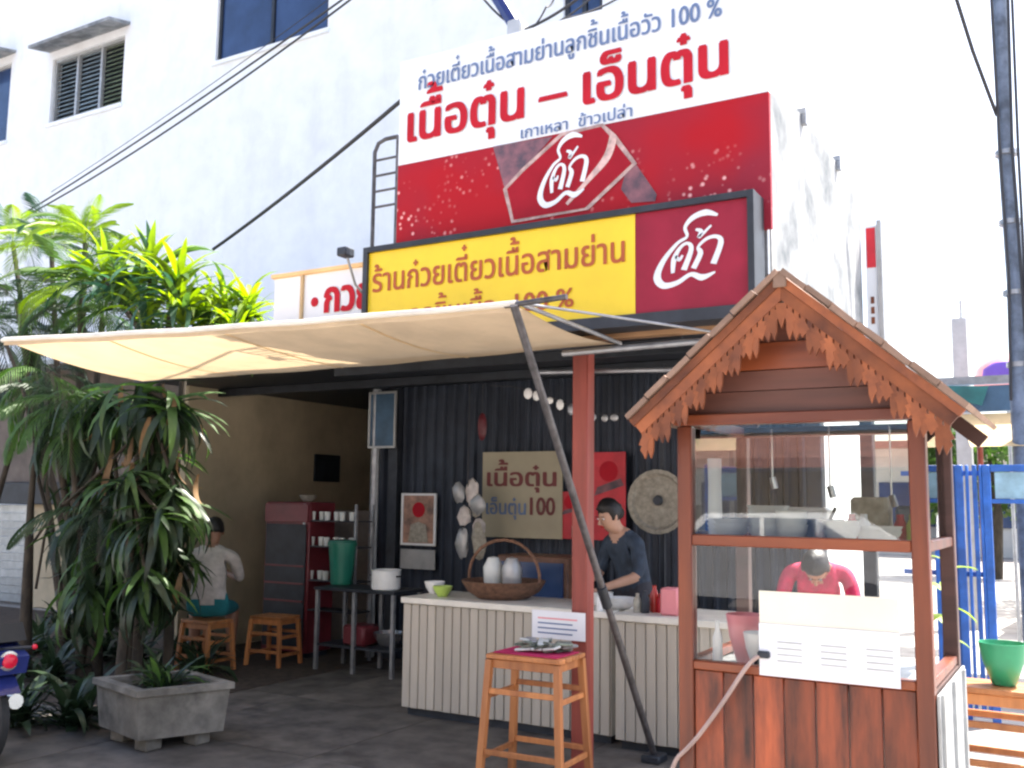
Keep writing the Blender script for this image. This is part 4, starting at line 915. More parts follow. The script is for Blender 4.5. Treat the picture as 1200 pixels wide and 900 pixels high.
# string of small bags under the roof
pts = [aY(x, y, 5.75) for x, y in ((575, 452), (600, 453), (625, 458), (650, 467), (675, 478), (700, 486), (735, 484), (765, 490), (800, 486), (830, 476))]
sb = thing('bag_string', 'drooping string of small pale plastic bags under the shop roof', 'string of bags', pts[0])
MB().tube(pts, .004, 5).build('string', 'cable', sb)
for i in range(len(pts) - 1):
    for k in range(2):
        p = pts[i].lerp(pts[i + 1], (k + random.random() * .6) / 2)
        if i >= 1 and random.random() < .85: MB().ball(p - Vector((0, 0, .025)), (.022 + random.random() * .014, .015, .022 + random.random() * .02), 7, 5).build('bag', ('enamel', 'winframe', 'steel')[random.randrange(3)], sb)
# things on counters
zc_ = .846
c = aY(510, 699, 6.1); bowl('plastic_bowl', (aZ(510, 700, zc_).x, 6.1, zc_), .075, .075, 'lime', 'lime green plastic bowl at the left end of the counter', 'bowl')
o = bowl('rice_bowl', (aZ(492, 699, zc_).x - .05, 6.25, zc_), .08, .09, 'enamel', 'pale bowl behind the lime green one on the counter', 'bowl')
x = aY(590, 690, 6.25).x
wk = thing('woven_basket', 'wide brown woven basket of bowls on the counter', 'basket', (x, 6.25, zc_))
MB().lathe((x, 6.25, zc_), [(.18, 0), (.26, .05), (.30, .11), (.31, .13), (.29, .13), (.24, .05), (.16, .01), (0, .01)], 28).build('body', 'basket', wk)
MB().tube([(x + .3 * math.cos(t_), 6.25 + .02 * math.sin(t_ * 2), zc_ + .12 + .30 * math.sin(t_)) for t_ in [math.pi * k / 14 for k in range(15)]], .012, 6).build('handle', 'basket', wk)
for k, (dx, dy, mt, nm) in enumerate(((-.09, 0, 'gcup', 'greenish'), (.07, 0, 'winframe', 'bluish'))):
    o = MB().lathe((x + dx, 6.25 + dy, zc_ + .02), [(.05, 0), (.07, .10), (.075, .20), (.04, .27), (0, .28)], 12).build('food_bag', mt); tag(o, nm + ' plastic bag of food standing in the brown basket', 'bag')
for k, (pxx, mt, nm, h, r) in enumerate(((756, 'dark', 'black capped', .14, .028), (767, 'sauce', 'red', .17, .03), (760, 'amber', 'brown', .10, .032), (747, 'strawhat', 'yellowish', .12, .026), (775, 'inkred', 'scarlet', .12, .03))):
    p = aZ(pxx, 716, zc_); y = 6.0 + .08 * (k % 3); x = aY(pxx, 700, y).x
    o = MB().lathe((x, y, zc_), [(r, 0), (r, h * .65), (r * .45, h * .85), (r * .45, h), (0, h)], 12).build('sauce_jar', mt); tag(o, nm + ' seasoning jar on the short counter beside the cart', 'jar', 'seasoning jars')
x = aY(787, 700, 5.98).x; o = MB().box((x - .06, 5.93, zc_), (x + .06, 6.05, zc_ + .17), .012).build('pink_canister', 'pink'); tag(o, 'square pink plastic canister on the short counter against the cart', 'canister')
for k, (pxx, y, r, n_) in enumerate(((728, 6.1, .10, 3), (705, 6.2, .08, 4))):
    x = aY(pxx, 700, y).x; t = stack((x, y, zc_), n_, r, ('low stack of pale plates on the short counter', 'higher stack of pale bowls just right of the red post')[k])
x = aY(702, 700, 5.92).x; o = MB().lathe((x, 5.93, zc_), [(.022, 0), (.026, .07), (.014, .11), (0, .12)], 10).build('white_cup', 'enamel'); tag(o, 'small white cup at the front edge of the short counter', 'cup')
# dark box furniture behind counter
x0_, x1_ = aY(590, 650, 7.3).x, aY(672, 650, 7.3).x
bx = thing('glass_cabinet', 'dark wooden cabinet standing behind the brown basket', 'cabinet', ((x0_ + x1_) / 2, 7.4, 0))
MB().box((x0_, 7.2, .1), (x1_, 7.6, 1.10), .01).build('case', 'bench', bx); MB().box((x0_ + .04, 7.185, .7), (x1_ - .04, 7.199, 1.05)).build('pane', 'winglass', bx)
for s_ in (x0_ + .03, x1_ - .03): MB().box((s_ - .02, 7.25, .004), (s_ + .02, 7.55, .099)).build('foot', 'bench', bx)

# ------------------------------------------------------------------ planter
A = Vector((-5.02, 4.13, 0)); u_ = Vector((.42, .91, 0)).normalized(); v_ = Vector((-.97, .24, 0)).normalized()
pr = thing('concrete_planter', 'stained square concrete planter on feet at the pavement edge', 'planter', A + u_ * .3 + v_ * .3)
def ring(mb, z0, z1, e0, e1, t, L1=.56, L2=.60):
    def cor(e, z, ins=0):
        c = A + u_ * L1 / 2 + v_ * L2 / 2; a = L1 / 2 + e - ins; b = L2 / 2 + e - ins
        return [c + u_ * sx * a + v_ * sy * b + Vector((0, 0, z)) for sx, sy in ((-1, -1), (1, -1), (1, 1), (-1, 1))]
    o0, o1, i0, i1 = cor(e0, z0), cor(e1, z1), cor(e0, z0, t), cor(e1, z1, t)
    for k in range(4):
        j = (k + 1) % 4; mb.quad(o0[k], o0[j], o1[j], o1[k]); mb.quad(i0[j], i0[k], i1[k], i1[j]); mb.quad(o1[k], o1[j], i1[j], i1[k]); mb.quad(o0[j], o0[k], i0[k], i0[j])
    return cor
mb = MB(); cor = ring(mb, .085, .345, -.02, 0, .04); mb.build('wall', 'concrete', pr)
mb = MB(); ring(mb, .347, .385, .02, .02, .065); mb.build('rim', 'concrete', pr)
mb = MB(); mb.quad(*cor(-.05, .33, 0)); mb.build('soil', 'soil', pr)
mb = MB(); q = cor(-.022, .087); mb.quad(*q)
mb.build('base', 'concrete', pr)
for k in range(4):
    c = cor(-.13, 0)[k]; MB().box((c.x - .06, c.y - .06, .004), (c.x + .06, c.y + .06, .085), .01).build('foot', 'concrete', pr)

# ------------------------------------------------------------------ leaves
def strap(L, w, droop, mat_, twist=0, fold=.25, n=7):
    """one long leaf along +X from the origin, arching down"""
    mb = MB(); x = z = 0; a = .0; pts = []
    for i in range(n + 1):
        u = i / n; pts.append((x, z, a)); st = L / n; a -= droop / n * (.5 + u); x += st * math.cos(a); z += st * math.sin(a)
    for i, (x, z, a) in enumerate(pts):
        u = i / n; ww = w * (math.sin(math.pi * min(1, (u * .86 + .12))) ** .8) * (1 if u < .999 else .04); tw = twist * u
        for s in (-1, 0, 1): mb.v.append(Vector((x, s * ww * math.cos(tw), z + abs(s) * ww * fold + s * ww * math.sin(tw))))
    for i in range(n):
        for j in (0, 1): mb.f.append((i * 3 + j, (i + 1) * 3 + j, (i + 1) * 3 + j + 1, i * 3 + j + 1))
    return mb.mesh('leaf', mat_, smooth=180)
LF = {}
for mt in ('leafy', 'leafg', 'leafd', 'leafb'):
    LF[mt] = [strap(.62, .036, .9, mt, .3), strap(.75, .042, 1.5, mt, -.4), strap(.55, .040, .5, mt, .2), strap(.85, .036, 2.1, mt, .5)]
def head(parent, c, n, mts, el0, el1, sc=(.7, 1.1), az=(0, 360)):
    for k in range(n):
        u = (k + .5) / n; el = R(el0 + (el1 - el0) * u + random.uniform(-10, 10)); a_ = R(random.uniform(*az))
        mt = mts[min(len(mts) - 1, int(u * len(mts)))] if random.random() < .75 else random.choice(mts)
        o = inst('leaf', random.choice(LF[mt]), parent, Vector(c) + Vector((random.uniform(-.03, .03), random.uniform(-.03, .03), (1 - u) * .0 + random.uniform(-.12, .05))), None, random.uniform(*sc))
        o.rotation_euler = (random.uniform(-.3, .3), -el, a_)
def stem(parent, pts, r):
    MB().tube(pts, r, 8).build('trunk', 'bark', parent, smooth=60)
TY = 5.6
b0 = aY(150, 800, TY); b0.z = 0
dr = thing('dracaena_tree', 'broad leaved dracaena with bright yellow green crown poking above the awning', 'tree', b0)
hd = [aY(206, 335, TY), aY(178, 318, TY + .1), aY(150, 350, TY + .25), aY(122, 325, TY + .3), aY(215, 372, TY - .05), aY(172, 372, TY)]
for i, h_ in enumerate(hd[:2]): stem(dr, [b0 + Vector((.1 * i - .1, .03 * i, 0)), b0.lerp(h_, .5) + Vector((.06 * (i - 1.5), 0, 0)), h_], [.05, .04, .03])
for i, h_ in enumerate(hd[2:]): stem(dr, [b0.lerp(hd[i % 2], .82), h_], [.03, .02])
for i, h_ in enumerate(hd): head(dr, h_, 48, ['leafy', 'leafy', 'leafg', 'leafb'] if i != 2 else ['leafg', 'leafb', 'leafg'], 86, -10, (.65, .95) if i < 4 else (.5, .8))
def skirt(px_, Y, label, pts, n, sc_=(.7, 1.0)):
    b_ = aY(px_, 800, Y); b_.z = 0; t = thing('dracaena_tree', label, 'tree', b_); P = [aY(x, y, Y + .06 * (i % 3)) for i, (x, y) in enumerate(pts)]
    stem(t, [b_, b_.lerp(P[0], .6) + Vector((.03, .03, 0)), P[0]], [.045, .035, .02])
    for i, h_ in enumerate(P):
        if i: stem(t, [P[0].lerp(h_, 0) + Vector((0, .03, 0)), h_], [.02, .015])
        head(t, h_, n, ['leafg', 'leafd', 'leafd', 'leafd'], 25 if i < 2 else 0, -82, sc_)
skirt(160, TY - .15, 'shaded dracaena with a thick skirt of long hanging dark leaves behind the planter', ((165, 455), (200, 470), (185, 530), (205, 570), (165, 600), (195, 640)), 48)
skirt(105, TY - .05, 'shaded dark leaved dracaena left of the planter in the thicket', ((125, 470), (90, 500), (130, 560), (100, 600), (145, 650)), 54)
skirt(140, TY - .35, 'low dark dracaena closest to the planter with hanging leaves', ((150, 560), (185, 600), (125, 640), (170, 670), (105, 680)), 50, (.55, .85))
b1 = aY(196, 800, TY + .3); b1.z = 0
ds = thing('dracaena_tree', 'shorter bushy dracaena with dense lime green crown right of the tallest one', 'tree', b1)
h1 = [aY(262, 365, TY + .2), aY(292, 372, TY + .3), aY(238, 375, TY + .3), aY(275, 392, TY + .1)]
kn = aY(215, 440, TY + .3); stem(ds, [b1, b1.lerp(kn, .6) + Vector((-.05, 0, 0)), kn], [.045, .04, .03])
for h_ in h1: stem(ds, [kn, kn.lerp(h_, .5) + Vector((.03, .0, .04)), h_], [.028, .02, .016]); head(ds, h_, 68, ['leafy', 'leafy', 'leafg'], 88, 0, (.42, .68))
# left: feathery palm
def frond(L, droop, mat_, lw=.016, ll=.34, n=24):
    mb = MB(); x = z = 0; a = .35; pts = []
    for i in range(n + 1):
        pts.append((x, z, a)); a -= droop / n; x += L / n * math.cos(a); z += L / n * math.sin(a)
    for i in range(0, n): 
        x, z, a = pts[i]; x2, z2, _ = pts[i + 1]; mb.quad((x, -.008, z), (x2, -.007, z2), (x2, .007, z2), (x, .008, z))
    for i in range(3, n + 1):
        x, z, a = pts[i]; u = i / n; l = ll * math.sin(math.pi * (u * .8 + .15))
        for s in (-1, 1):
            d = Vector((math.cos(a) * .75, s * .62, math.sin(a) * .75 - .12 - random.random() * .18)).normalized(); p = Vector((x, 0, z)); q = p + d * l * .55 + Vector((0, 0, -.01)); t = p + d * l + Vector((0, 0, -.09 * l / ll)); w_ = Vector((lw, 0, 0))
            mb.quad(p - w_ * .3, p + w_ * .3, q + w_ * .8, q - w_ * .8); mb.quad(q - w_ * .8, q + w_ * .8, t)
    return mb.mesh('frond', mat_, smooth=None)
FR = {mt: [frond(1.15, 1.5, mt), frond(1.3, 2.1, mt), frond(.95, 1.2, mt)] for mt in ('leafg', 'leafd', 'leafy', 'leafb')}
def palm(base, tops, label, cfg):
    t = thing('palm_tree', label, 'palm tree', base)
    for ti, (tp, n, mts, el0, el1, sc) in enumerate(cfg):
        tp = Vector(tp); stem(t, [base + Vector((.05 * ti, .04 * ti, 0)), base.lerp(tp, .5) + Vector((.05, .02, 0)), tp], [.05, .035, .025])
        for k in range(n):
            u = (k + .5) / n; o = inst('frond', random.choice(FR[random.choice(mts)]), t, tp, None, random.uniform(*sc)); o.rotation_euler = (0, -R(el0 + (el1 - el0) * u), R(137.5 * k + random.uniform(-20, 20)))
    return t
b2 = aY(70, 800, TY + .6); b2.z = 0
palm(b2, None, 'feathery palm clump with arching fronds left of the dracaena', [(aY(95, 345, TY + .4), 24, ['leafg', 'leafy', 'leafg'], 70, -35, (.5, .8)), (aY(20, 355, TY + .6), 22, ['leafd', 'leafg'], 55, -40, (.6, .9)), (aY(120, 372, TY + .5), 18, ['leafg', 'leafd'], 60, -30, (.5, .8)), (aY(60, 290, TY + .9), 22, ['leafy', 'leafb'], 80, 5, (.45, .7)), (aY(100, 285, TY + .7), 22, ['leafy', 'leafy', 'leafg'], 85, 10, (.4, .6)), (aY(15, 285, TY + 1.0), 18, ['leafy', 'leafb'], 80, 0, (.45, .7))])
b3 = aY(95, 800, TY - .1); b3.z = 0
palm(b3, None, 'dark low palm with drooping fronds in the awning shade', [(aY(80, 470, TY - .2), 22, ['leafd', 'leafg'], 30, -60, (.5, .8)), (aY(55, 440, TY - .1), 16, ['leafd', 'leafg'], 20, -60, (.45, .7)), (aY(120, 600, TY - .3), 14, ['leafd'], 20, -60, (.45, .75))])
b4 = aY(-60, 800, TY + 1.5); b4.z = 0
palm(b4, None, 'dark palm at the left edge of the picture behind the clump', [(aY(-30, 380, TY + 1.4), 18, ['leafd', 'leafd', 'leafg'], 60, -40, (.8, 1.15)), (aY(50, 400, TY + 1.2), 14, ['leafd'], 50, -50, (.7, 1.0))])
# slender dark trunk at left, forked
tr_ = thing('slender_tree', 'slender bare dark trunk with crossing branches at the left edge', 'tree', aY(30, 740, 5.4))
base = aY(30, 742, 5.4); base.z = 0
MB().tube([base, aY(30, 735, 5.4), aY(36, 590, 5.4), aY(42, 520, 5.35), aY(28, 460, 5.3), aY(8, 405, 5.25)], [.075, .055, .03, .022, .018, .014], 8).build('trunk', 'bark', tr_, smooth=60)
for pp, r_ in (([(75, 720), (66, 640), (52, 590), (40, 540)], .016), ([(36, 640), (60, 605), (110, 560), (150, 520)], .012), ([(42, 690), (52, 630), (62, 600)], .012)):
    MB().tube([aY(x, y, 5.4) for x, y in pp], r_, 6).build('branch', 'bark', tr_, smooth=60)
for k in range(30):
    x, y = random.uniform(30, 120), random.uniform(420, 700); inst('leaf', random.choice(LF['leafd']), tr_, aY(x, y, 5.45), (random.random(), random.uniform(.3, 1.4), random.random() * 6), random.uniform(.25, .45))
# low weeds round the planter
def clump(c, n, mts, label, sc=(.3, .6), name='leafy_plant'):
    t = thing(name, label, 'plant', c)
    for k in range(n):
        o = inst('leaf', random.choice(LF[random.choice(mts)]), t, Vector(c) + Vector((random.uniform(-.08, .08), random.uniform(-.08, .08), .0)), (0, -R(random.uniform(20, 85)), random.random() * 6.28), random.uniform(*sc))
    return t
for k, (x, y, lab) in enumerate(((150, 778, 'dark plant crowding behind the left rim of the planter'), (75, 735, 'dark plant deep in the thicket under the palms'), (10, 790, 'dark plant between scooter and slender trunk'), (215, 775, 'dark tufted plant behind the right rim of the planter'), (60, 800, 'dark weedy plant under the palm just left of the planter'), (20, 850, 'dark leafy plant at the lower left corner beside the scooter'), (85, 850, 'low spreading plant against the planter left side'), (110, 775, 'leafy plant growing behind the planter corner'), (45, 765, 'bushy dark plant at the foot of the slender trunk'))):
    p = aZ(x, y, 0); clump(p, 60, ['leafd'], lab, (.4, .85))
pc = A + u_ * .28 + v_ * .3
clump(pc + Vector((.0, .0, .33)), 44, ['leafd', 'leafg'], 'dark plant growing in the concrete planter', (.3, .6))
clump(pc + Vector((-.15, .1, .33)), 24, ['leafd'], 'small second plant at the back of the concrete planter', (.2, .45))
p = aZ(190, 800, 0); clump(p + Vector((0, .4, 0)), 30, ['leafd'], 'dark plant at the foot of the dracaena', (.5, .8))
# a few dead brown leaves caught in the skirt
LF['leafdead'] = [strap(.5, .03, 2.4, 'leafdead', .6)]
for k in range(26):
    inst('dead_leaf', LF['leafdead'][0], dr, aY(random.uniform(110, 235), random.uniform(450, 690), TY - .35 + random.random() * .3), (random.uniform(-.5, .5), random.uniform(.8, 1.5), random.random() * 6.28), random.uniform(.5, 1.0))
# yellow-leaved sprig by the cart's right side
c = aY(1108, 700, 5.0); sp = thing('young_plant', 'thin young plant with yellow leaves between cart and blue gate', 'plant', (c.x, 5.0, 0))
MB().tube([(c.x, 5.0, 0), (c.x - .02, 5.0, .7), (c.x, 5.0, 1.35)], .006, 6).build('stem', 'bark', sp)
lfy = strap(.2, .03, .8, 'leafy')
for k in range(9): inst('leaf', lfy, sp, (c.x, 5.0, .95 + k * .05), (0, -R(random.uniform(-20, 40)), k * 2.2), random.uniform(.5, .9))

# ------------------------------------------------------------------ left neighbour and scooter
NY = 8.6; nb_ = thing('neighbour_house', 'low brown walled house behind the palms at the left', 'house', (-11, NY, 0))
a = aY(0, 565, NY); bb = aY(0, 590, NY)
MB().box((-18, NY, a.z), (-8.06, NY + .1, 3.3)).build('upper_wall', 'shedwall', nb_)
MB().box((-18, NY - .1, bb.z), (-8.06, NY + .1, a.z - .003), .01).build('beam', 'dark', nb_)
x1 = aY(34, 650, NY).x; x2 = aY(90, 650, NY).x
for k in range(12):
    z = .05 + k * (bb.z - .06) / 12; MB().box((-18, NY + .03, z), (x1, NY + .06, z + (bb.z - .06) / 12 - .008)).build('shutter_slat', 'galv', nb_)
MB().box((x1 + .003, NY + .02, 0), (x2, NY + .1, bb.z - .002)).build('wall', 'cream', nb_)
MB().box((x2 + .003, NY + .04, 0), (SX0 - .2, NY + .1, bb.z - .002)).build('dark_opening', 'shedwall', nb_)
MB().box((-18, NY - .5, 3.3), (-8.06, NY + 1.5, 3.36)).build('roof', 'galv', nb_)

p = aZ(-20, 880, 0)
sc = thing('motor_scooter', 'dark blue motor scooter with round red tail lamp at lower left', 'scooter', (0, 0, 0))
for x in (0, 1.2):
    MB().lathe((x, 0, .25), [(.17, -.03), (.215, -.04), (.25, -.02), (.25, .02), (.215, .04), (.17, .03)], 24, 'y').build('tyre', 'tyre', sc)
    MB().lathe((x, 0, .25), [(.03, -.035), (.17, -.02), (.17, .02), (.03, .035)], 16, 'y').build('rim', 'chrome', sc)
mb = MB(); mb.prism([(-.22, .52), (-.25, .62), (-.05, .70), (.45, .66), (.55, .45), (.75, .34), (.95, .34), (1.06, .75), (1.12, .9), (1.18, .84), (1.12, .5), (1.0, .26), (.35, .26), (.2, .46)], (0, -.11, 0), XR, ZU, (0, .22, 0)); mb.build('body', 'bikeblue', sc)
mb = MB(); mb.prism([(-.18, .70), (.45, .67), (.50, .74), (.15, .76), (-.12, .80)], (0, -.12, 0), XR, ZU, (0, .24, 0)); mb.build('seat', 'tyre', sc)
MB().prism([(-.28, .42), (-.2, .5), (0, .53), (.2, .5), (.2, .47), (0, .505), (-.19, .475)], (0, -.06, 0), XR, ZU, (0, .12, 0)).build('mudguard', 'bikeblue', sc)
MB().lathe((-.235, 0, .60), [(.042, .0), (.04, -.02), (.02, -.03), (0, -.033)], 16, 'x').build('tail_light', 'taillight', sc)
MB().lathe((-.225, 0, .60), [(.056, .0), (.056, -.010), (.043, -.012)], 16, 'x').build('lamp_ring', 'chrome', sc)
for s in (-1, 1): MB().ball((-.2, s * .16, .66), (.018, .018, .016), 10, 6).build('indicator', 'taillight', sc); MB().tube([(-.16, 0, .66), (-.2, s * .14, .66)], .01, 6).build('indicator_arm', 'dark', sc)
MB().tube([(1.05, -.3, .98), (1.1, -.1, 1.0), (1.1, .1, 1.0), (1.05, .3, .98)], .014).build('handlebar', 'dark', sc)
MB().tube([(1.2, 0, .25), (1.1, 0, .95)], .03).build('fork', 'dark', sc)
MB().tube([(-.1, -.12, .34), (.35, -.13, .28)], .045, 10).build('exhaust', 'chrome', sc)
p = aZ(12, 775, .604); ra = R(172); sc.location = (p.x + .25 * math.cos(ra), p.y + .25 * math.sin(ra), 0.004); sc.rotation_euler = (0, 0, ra)

# ------------------------------------------------------------------ right side: gate, stalls, pole
GY = 8.0
gt = thing('blue_gate', 'tall blue painted steel bar gate standing open beside the shop', 'gate', (-.8, GY, 0))
def gx(px_): return aY(px_, 700, GY).x
zt3 = aY(1130, 545, GY).z
for px_, w_ in ((1101, .035), (1119, .075), (1130, .05), (1148, .03), (1162, .055), (1110, .022), (1125, .02), (1139, .022), (1155, .02)):
    x = gx(px_); MB().box((x - w_ / 2, GY - .02, .06 if w_ < .05 else .004), (x + w_ / 2, GY + .02, zt3), .004).build('bar', 'blue', gt)
x = gx(1205)
for px_ in (1075, 1088): xx = gx(px_); MB().box((xx - .015, GY - .018, .06), (xx + .015, GY + .018, zt3)).build('bar', 'blue', gt)
for z in (.06, zt3 * .57, zt3 - .06): MB().box((gx(1060), GY + .021, z - .018), (gx(1162), GY + .045, z + .018)).build('rail', 'blue', gt)
MB().box((gx(1162) + .03, GY - .02, zt3 - .05), (.3, GY + .02, zt3 + .0), .004).build('top_rail', 'blue', gt)
MB().box((gx(1162) + .03, GY - .018, zt3 - .28), (.3, GY + .018, zt3 - .25)).build('rail', 'blue', gt)
MB().box((gx(1172), GY - .005, zt3 - .245), (.3, GY + .005, zt3 - .055)).build('transom_sheet', mat('pale_blue_sheet', (.30, .50, .62), .5, .2, 6, .05), gt)
MB().box((.28, GY - .03, .004), (.34, GY + .03, zt3 + .02), .004).build('post', 'blue', gt)
# stall with blue tin roof
sy = 9.6; st_ = thing('market_stall', 'market stall with faded blue sheet roof and tan canvas flap', 'stall', (0, 10.3, 0))
a = aY(1080, 440, sy); b = aY(1250, 440, sy)
MB().box((a.x, sy, aY(1150, 482, sy).z), (b.x + 1, sy + .03, aY(1150, 452, sy).z)).build('fascia_sheet', 'bluedark', st_)
MB().box((a.x - .1, sy - .03, aY(1150, 450, sy).z), (b.x + 1, sy + .06, aY(1150, 441, sy).z)).build('edge_pipe', 'steel', st_)
a2 = aY(1098, 460, sy - .1); MB().prism([(0, 0), (.42, -.02), (.36, -.19), (.1, -.12)], (a2.x, sy - .1, a2.z + .06), XR, ZU, (0, .02, 0)).build('teal_sheet', 'teal', st_)
za, zb4 = aY(1180, 484, sy).z, aY(1180, 522, sy - .8).z
mb = MB(); mb.quad((a.x + .3, sy - .01, za), (b.x + 1, sy - .01, za), (b.x + 1, sy - .7, zb4), (a.x + .45, sy - .7, zb4)); mb.build('canvas_flap', 'tan', st_)
MB().box((a.x, sy + .03, aY(1150, 460, sy).z + .0), (b.x + 1, sy + 2.0, aY(1150, 455, sy).z)).build('roof', 'bluedark', st_)
for x in (a.x + .45, b.x + .8): MB().tube([(x, sy + .1, 0), (x, sy + .1, za)], .025).build('post', 'redpost' if x < 0 else 'steel', st_)
# pink arch
c = aY(1180, 446, 13)
pk = thing('pink_parasol', 'pink rimmed purple parasol showing above the stall roof', 'parasol', (c.x, 13, 0))
MB().lathe((c.x, 13, c.z), [(.36, -.05), (.34, .12), (.26, .24), (.12, .32), (0, .34)], 20).build('canopy', 'pink', pk); MB().lathe((c.x, 12.62, c.z - .02), [(.24, 0), (.22, .12), (.12, .19), (0, .21)], 16, sy=.15).build('valance', 'purple', pk)
MB().tube([(c.x, 13, 0), (c.x, 13, c.z)], .02).build('pole', 'steel', pk)
# posts beyond
c = aY(1127, 440, 14); ps = thing('roof_post', 'thick grey post rising behind the stall roof', 'post', (c.x, 14, 0)); MB().box((c.x - .09, 13.9, 0), (c.x + .09, 14.1, aY(1127, 374, 14).z)).build('shaft', 'winframe', ps); MB().tube([(c.x + .02, 14, aY(1127, 374, 14).z), (c.x + .02, 14, aY(1127, 352, 14).z)], .02).build('tip', 'winframe', ps)
# vertical red and white sign
vs = thing('vertical_sign', 'narrow upright red and white sign on the far side wall', 'sign', (SX1 + .1, 9.9, 3))
Xs = SX1 + .12; YS = 7.65; a = aY(1013, 265, YS); b = aY(1031, 395, YS)
MB().box((a.x, YS, b.z), (b.x, YS + .12, a.z)).build('panel', 'signwhite', vs); hh = a.z - b.z
MB().box((a.x + .01, YS - .004, a.z - hh * .38), (b.x - .01, YS - .001, a.z - .02)).build('red_block', 'inkred', vs)
for k in range(3): MB().box((a.x + .03, YS - .004, b.z + hh * (.12 + k * .09)), (b.x - .03, YS - .001, b.z + hh * (.18 + k * .09))).build('mark', 'fascia', vs)
MB().box((b.x + .002, YS - .02, b.z - .03), (b.x + .035, YS + .14, a.z + .03)).build('frame', 'winframe', vs)

# utility pole with cables
pc_ = [aY(1196, 470, 9.0), aY(1190, 330, 9.0), aY(1179, 180, 9.0), aY(1169, -60, 9.0)]
ub = Vector((pc_[0].x + .02, 9, 0))
ut = thing('utility_pole', 'leaning grey blue utility pole wrapped in cables at the right edge', 'utility pole', ub)
gm = mat('grey_blue_pole', (.16, .20, .27), .7, .3, 8, .2)
MB().tube([ub] + pc_, [.085, .08, .07, .065, .06], 12).build('shaft', gm, ut)
for s in (-.05, .06, .09):
    MB().tube([q + Vector((s + .015 * math.sin(i * 2 + s * 30), -.09, 0)) for i, q in enumerate(pc_)], .013, 6).build('cable', 'cable', ut)
for k in range(4): q = pc_[2].lerp(pc_[0], k / 3.5); MB().lathe(q, [(.09, -.02), (.09, .02)], 12).build('band', 'steel', ut)
def wire(label, pts, Y, r=.012, sag=.0, mt='cable'):
    P = [aY(x, y, yy) for (x, y), yy in zip(pts, Y)]; n = 14; Q = []
    for i in range(len(P) - 1):
        for k in range(n): u = k / n; q = P[i].lerp(P[i + 1], u); q.z -= sag * 4 * u * (1 - u); Q.append(q)
    Q.append(P[-1]); o = MB().tube(Q, r, 6).build('overhead_wire', mt); tag(o, label, 'wire', 'overhead wires'); return o
wire('upper of two wires crossing beneath the blue window', [(25, 252), (420, -14)], [8.2, 7.0], .012, .06)
wire('lower of two wires crossing beneath the blue window', [(25, 256), (418, -6)], [8.2, 7.0], .012, .12)
wire('thin wire passing just above the window wires', [(60, 225), (395, -8)], [8.3, 7.2], .005, .05)
wire('thick black wire rising to the billboard left edge', [(250, 292), (470, 118)], [6.6, 5.3], .017, .03)
wire('wire running from the billboard corner up to the junction box', [(470, 118), (612, 36)], [5.3, 5.3], .012, .02)
wire('frayed wire from the junction box to upper right', [(612, 36), (700, -20)], [5.3, 5.3], .010, .03)
wire('wire just under the frayed one above the billboard', [(622, 40), (720, -30)], [5.32, 5.6], .007, .06)
wire('pale wire highest in the sky right of the billboard', [(895, 42), (945, -8)], [5.6, 7], .010, .01)
wire('pale wire second in the sky right of the billboard', [(895, 72), (1010, -2)], [5.6, 8], .005, .02, 'steel')
wire('pale wire lowest in the sky right of the billboard', [(905, 112), (1090, -8)], [5.6, 8.5], .005, .02, 'steel')
wire('dark cable coming down to the utility pole', [(1118, -10), (1140, 60), (1168, 135)], [8.2, 8.5, 8.95], .016, .0)
wire('tangled wire looping up from the junction box, leftmost of the tangle', [(612, 36), (640, 8), (655, -20)], [5.3, 5.3, 5.4], .006, .05)
wire('tangled wire from the junction box running flattest to the right', [(612, 38), (660, 22), (740, -12)], [5.3, 5.35, 5.8], .007, .03)
wire('dark wire crossing from the pipe toward the billboard top', [(560, -10), (598, 28), (612, 36)], [5.3, 5.3, 5.3], .008, .02)
c = aY(608, 36, 5.3); jb = thing('junction_box', 'grey junction box with dark blue pipe above the billboard', 'junction box', c)
MB().box((c.x - .06, 5.24, c.z - .05), (c.x + .05, 5.34, c.z + .06), .01).build('box', 'winframe', jb)
q0 = aY(578, -12, 5.3); MB().tube([c, q0.lerp(c, .5), q0], .05, 8).build('pipe', 'bikeblue', jb); MB().box((c.x - .02, 5.33, 4.47), (c.x + .02, 5.36, c.z)).build('bracket', 'steel', jb)
MB().box((c.x - .02, 5.15, 4.44), (c.x + .02, 5.36, 4.47)).build('bracket', 'steel', jb)

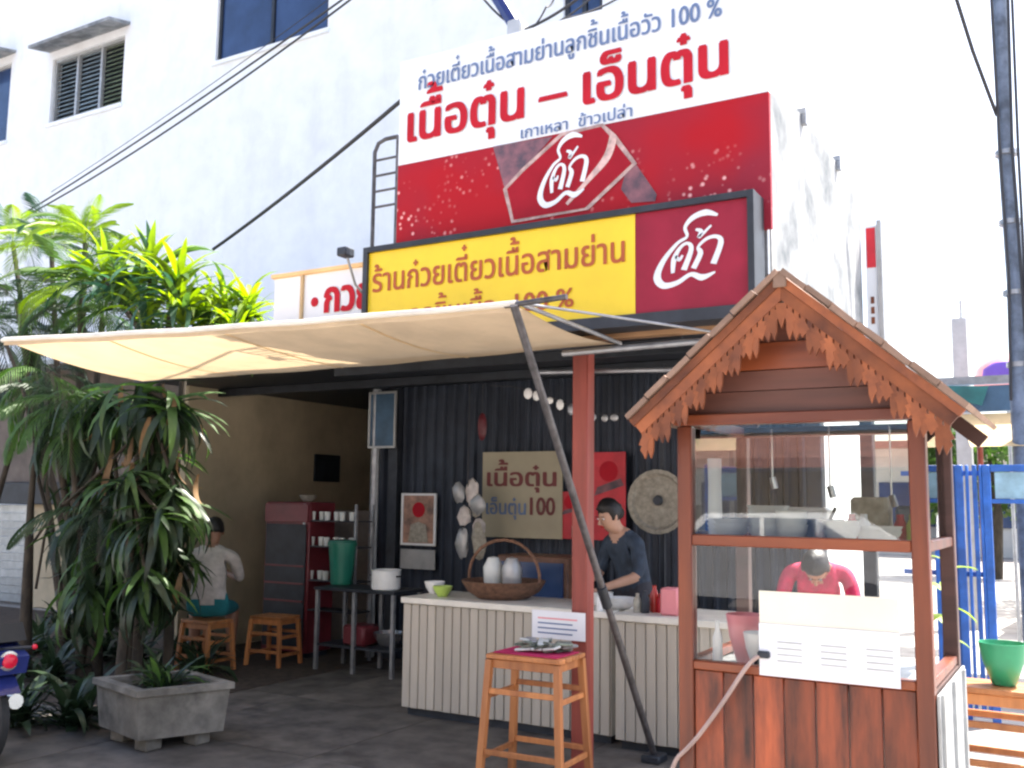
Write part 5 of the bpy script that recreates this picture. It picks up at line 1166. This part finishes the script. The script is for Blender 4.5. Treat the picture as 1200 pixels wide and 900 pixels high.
# ------------------------------------------------------------------ street beyond the gate
fb = thing('far_building', 'pale low building across the side street beyond the gate', 'building', (2, 34, 0))
MB().box((-8, 34, 0), (14, 40, 3.4)).build('wall', 'farwall', fb); MB().box((-8.2, 33, 3.4), (14.2, 40.2, 3.6)).build('roof', 'farroof', fb)
for k in range(7): MB().box((-6 + k * 2.8, 33.94, .9), (-4.4 + k * 2.8, 33.99, 2.3)).build('window', 'winglass', fb)
def crown_tree(base, h, r, label):
    t = thing('leafy_tree', label, 'tree', base); base = Vector(base)
    MB().tube([base, base + Vector((.1, 0, h * .4)), base + Vector((0, .1, h * .75))], [.16, .11, .05], 8).build('trunk', 'bark', t, smooth=60)
    mb = MB(); rnd = random.Random(int(base.x * 10))
    cl = [(Vector((rnd.uniform(-r, r), rnd.uniform(-r, r), h * .45 + rnd.uniform(0, h * .5))), rnd.uniform(.35, .6) * r) for _ in range(11)]
    for c, rr in cl:
        for _ in range(150):
            d = Vector((rnd.gauss(0, 1), rnd.gauss(0, 1), rnd.gauss(0, 1))).normalized() * rr * rnd.uniform(.6, 1.05); p = base + c + d
            a = Vector((rnd.gauss(0, 1), rnd.gauss(0, 1), rnd.gauss(0, .6))).normalized() * .13; b = a.cross(Vector((rnd.random(), rnd.random(), rnd.random()))).normalized() * .06
            mb.quad(p - a, p + b, p + a, p - b)
    mb.build('crown', 'leafg', t, smooth=None); return t
crown_tree((.3, 19, 0), 3.6, 1.3, 'round green tree seen through the gap right of the blue gate')
crown_tree((-1.9, 24, 0), 3.4, 1.3, 'farther green tree seen through the blue gate bars')
crown_tree((2.6, 22, 0), 4.2, 1.6, 'broad green tree beyond the stall on the right')
# across the road behind the camera (seen mirrored in the cart glass, and bounces sun back)
ob_ = thing('opposite_shophouse', 'sunlit row of shops across the road from the noodle shop', 'building', (-6, -12, 0))
MB().box((-30, -16, 0), (14, -10, 8)).build('wall', 'farwall', ob_)
for k in range(9):
    x = -28 + k * 4.6; MB().box((x, -10.02, .1), (x + 3.4, -9.96, 2.1)).build('shutter', ('bluedark', 'winframe', 'cream')[k % 3], ob_)
    MB().box((x, -10.02, 4.2), (x + 2.6, -9.96, 5.8)).build('window', 'winglass', ob_)
MB().box((-30, -9.9, 2.75), (14, -9.8, 3.4)).build('sign_band', 'bluedark', ob_)
mb = MB(); mb.quad((-30, -9.8, 2.7), (14, -9.8, 2.7), (14, -8.2, 2.25), (-30, -8.2, 2.25)).box((-30, -8.22, 2.1), (14, -8.2, 2.25)); mb.build('awning', 'farroof', ob_)
car = thing('parked_car', 'white hatchback parked across the road facing along the kerb', 'car', (0, 0, 0))
MB().prism([(-2, .35), (-2.05, .75), (-1.85, .95), (-1.2, 1.0), (-.75, 1.42), (.75, 1.45), (1.5, 1.0), (1.95, .92), (2.0, .35)], (0, -.8, 0), XR, ZU, (0, 1.6, 0)).build('body', 'carwhite', car)
for s in (-.806, .801): MB().prism([(-1.05, 1.02), (-.68, 1.36), (.0, 1.38), (.0, 1.02)], (0, s, 0), XR, ZU, (0, .005, 0)).build('window', 'winglass', car); MB().prism([(.06, 1.02), (.06, 1.38), (.7, 1.38), (1.3, 1.02)], (0, s, 0), XR, ZU, (0, .005, 0)).build('window', 'winglass', car)
for x in (-1.3, 1.3):
    for s in (-.82, .68): MB().lathe((x, s, .32), [(.1, 0), (.32, 0), (.32, .14), (.1, .14)], 20, 'y').build('wheel', 'tyre', car)
car2 = copy_tree(car); tag(car2, 'white car parked in the bright side street beyond the blue gate', 'car'); car2.location = (.2, 15.5, 0); car2.rotation_euler = (0, 0, R(84))
car.location = (-3.6, -6.6, 0.0); car.rotation_euler = (0, 0, R(4))
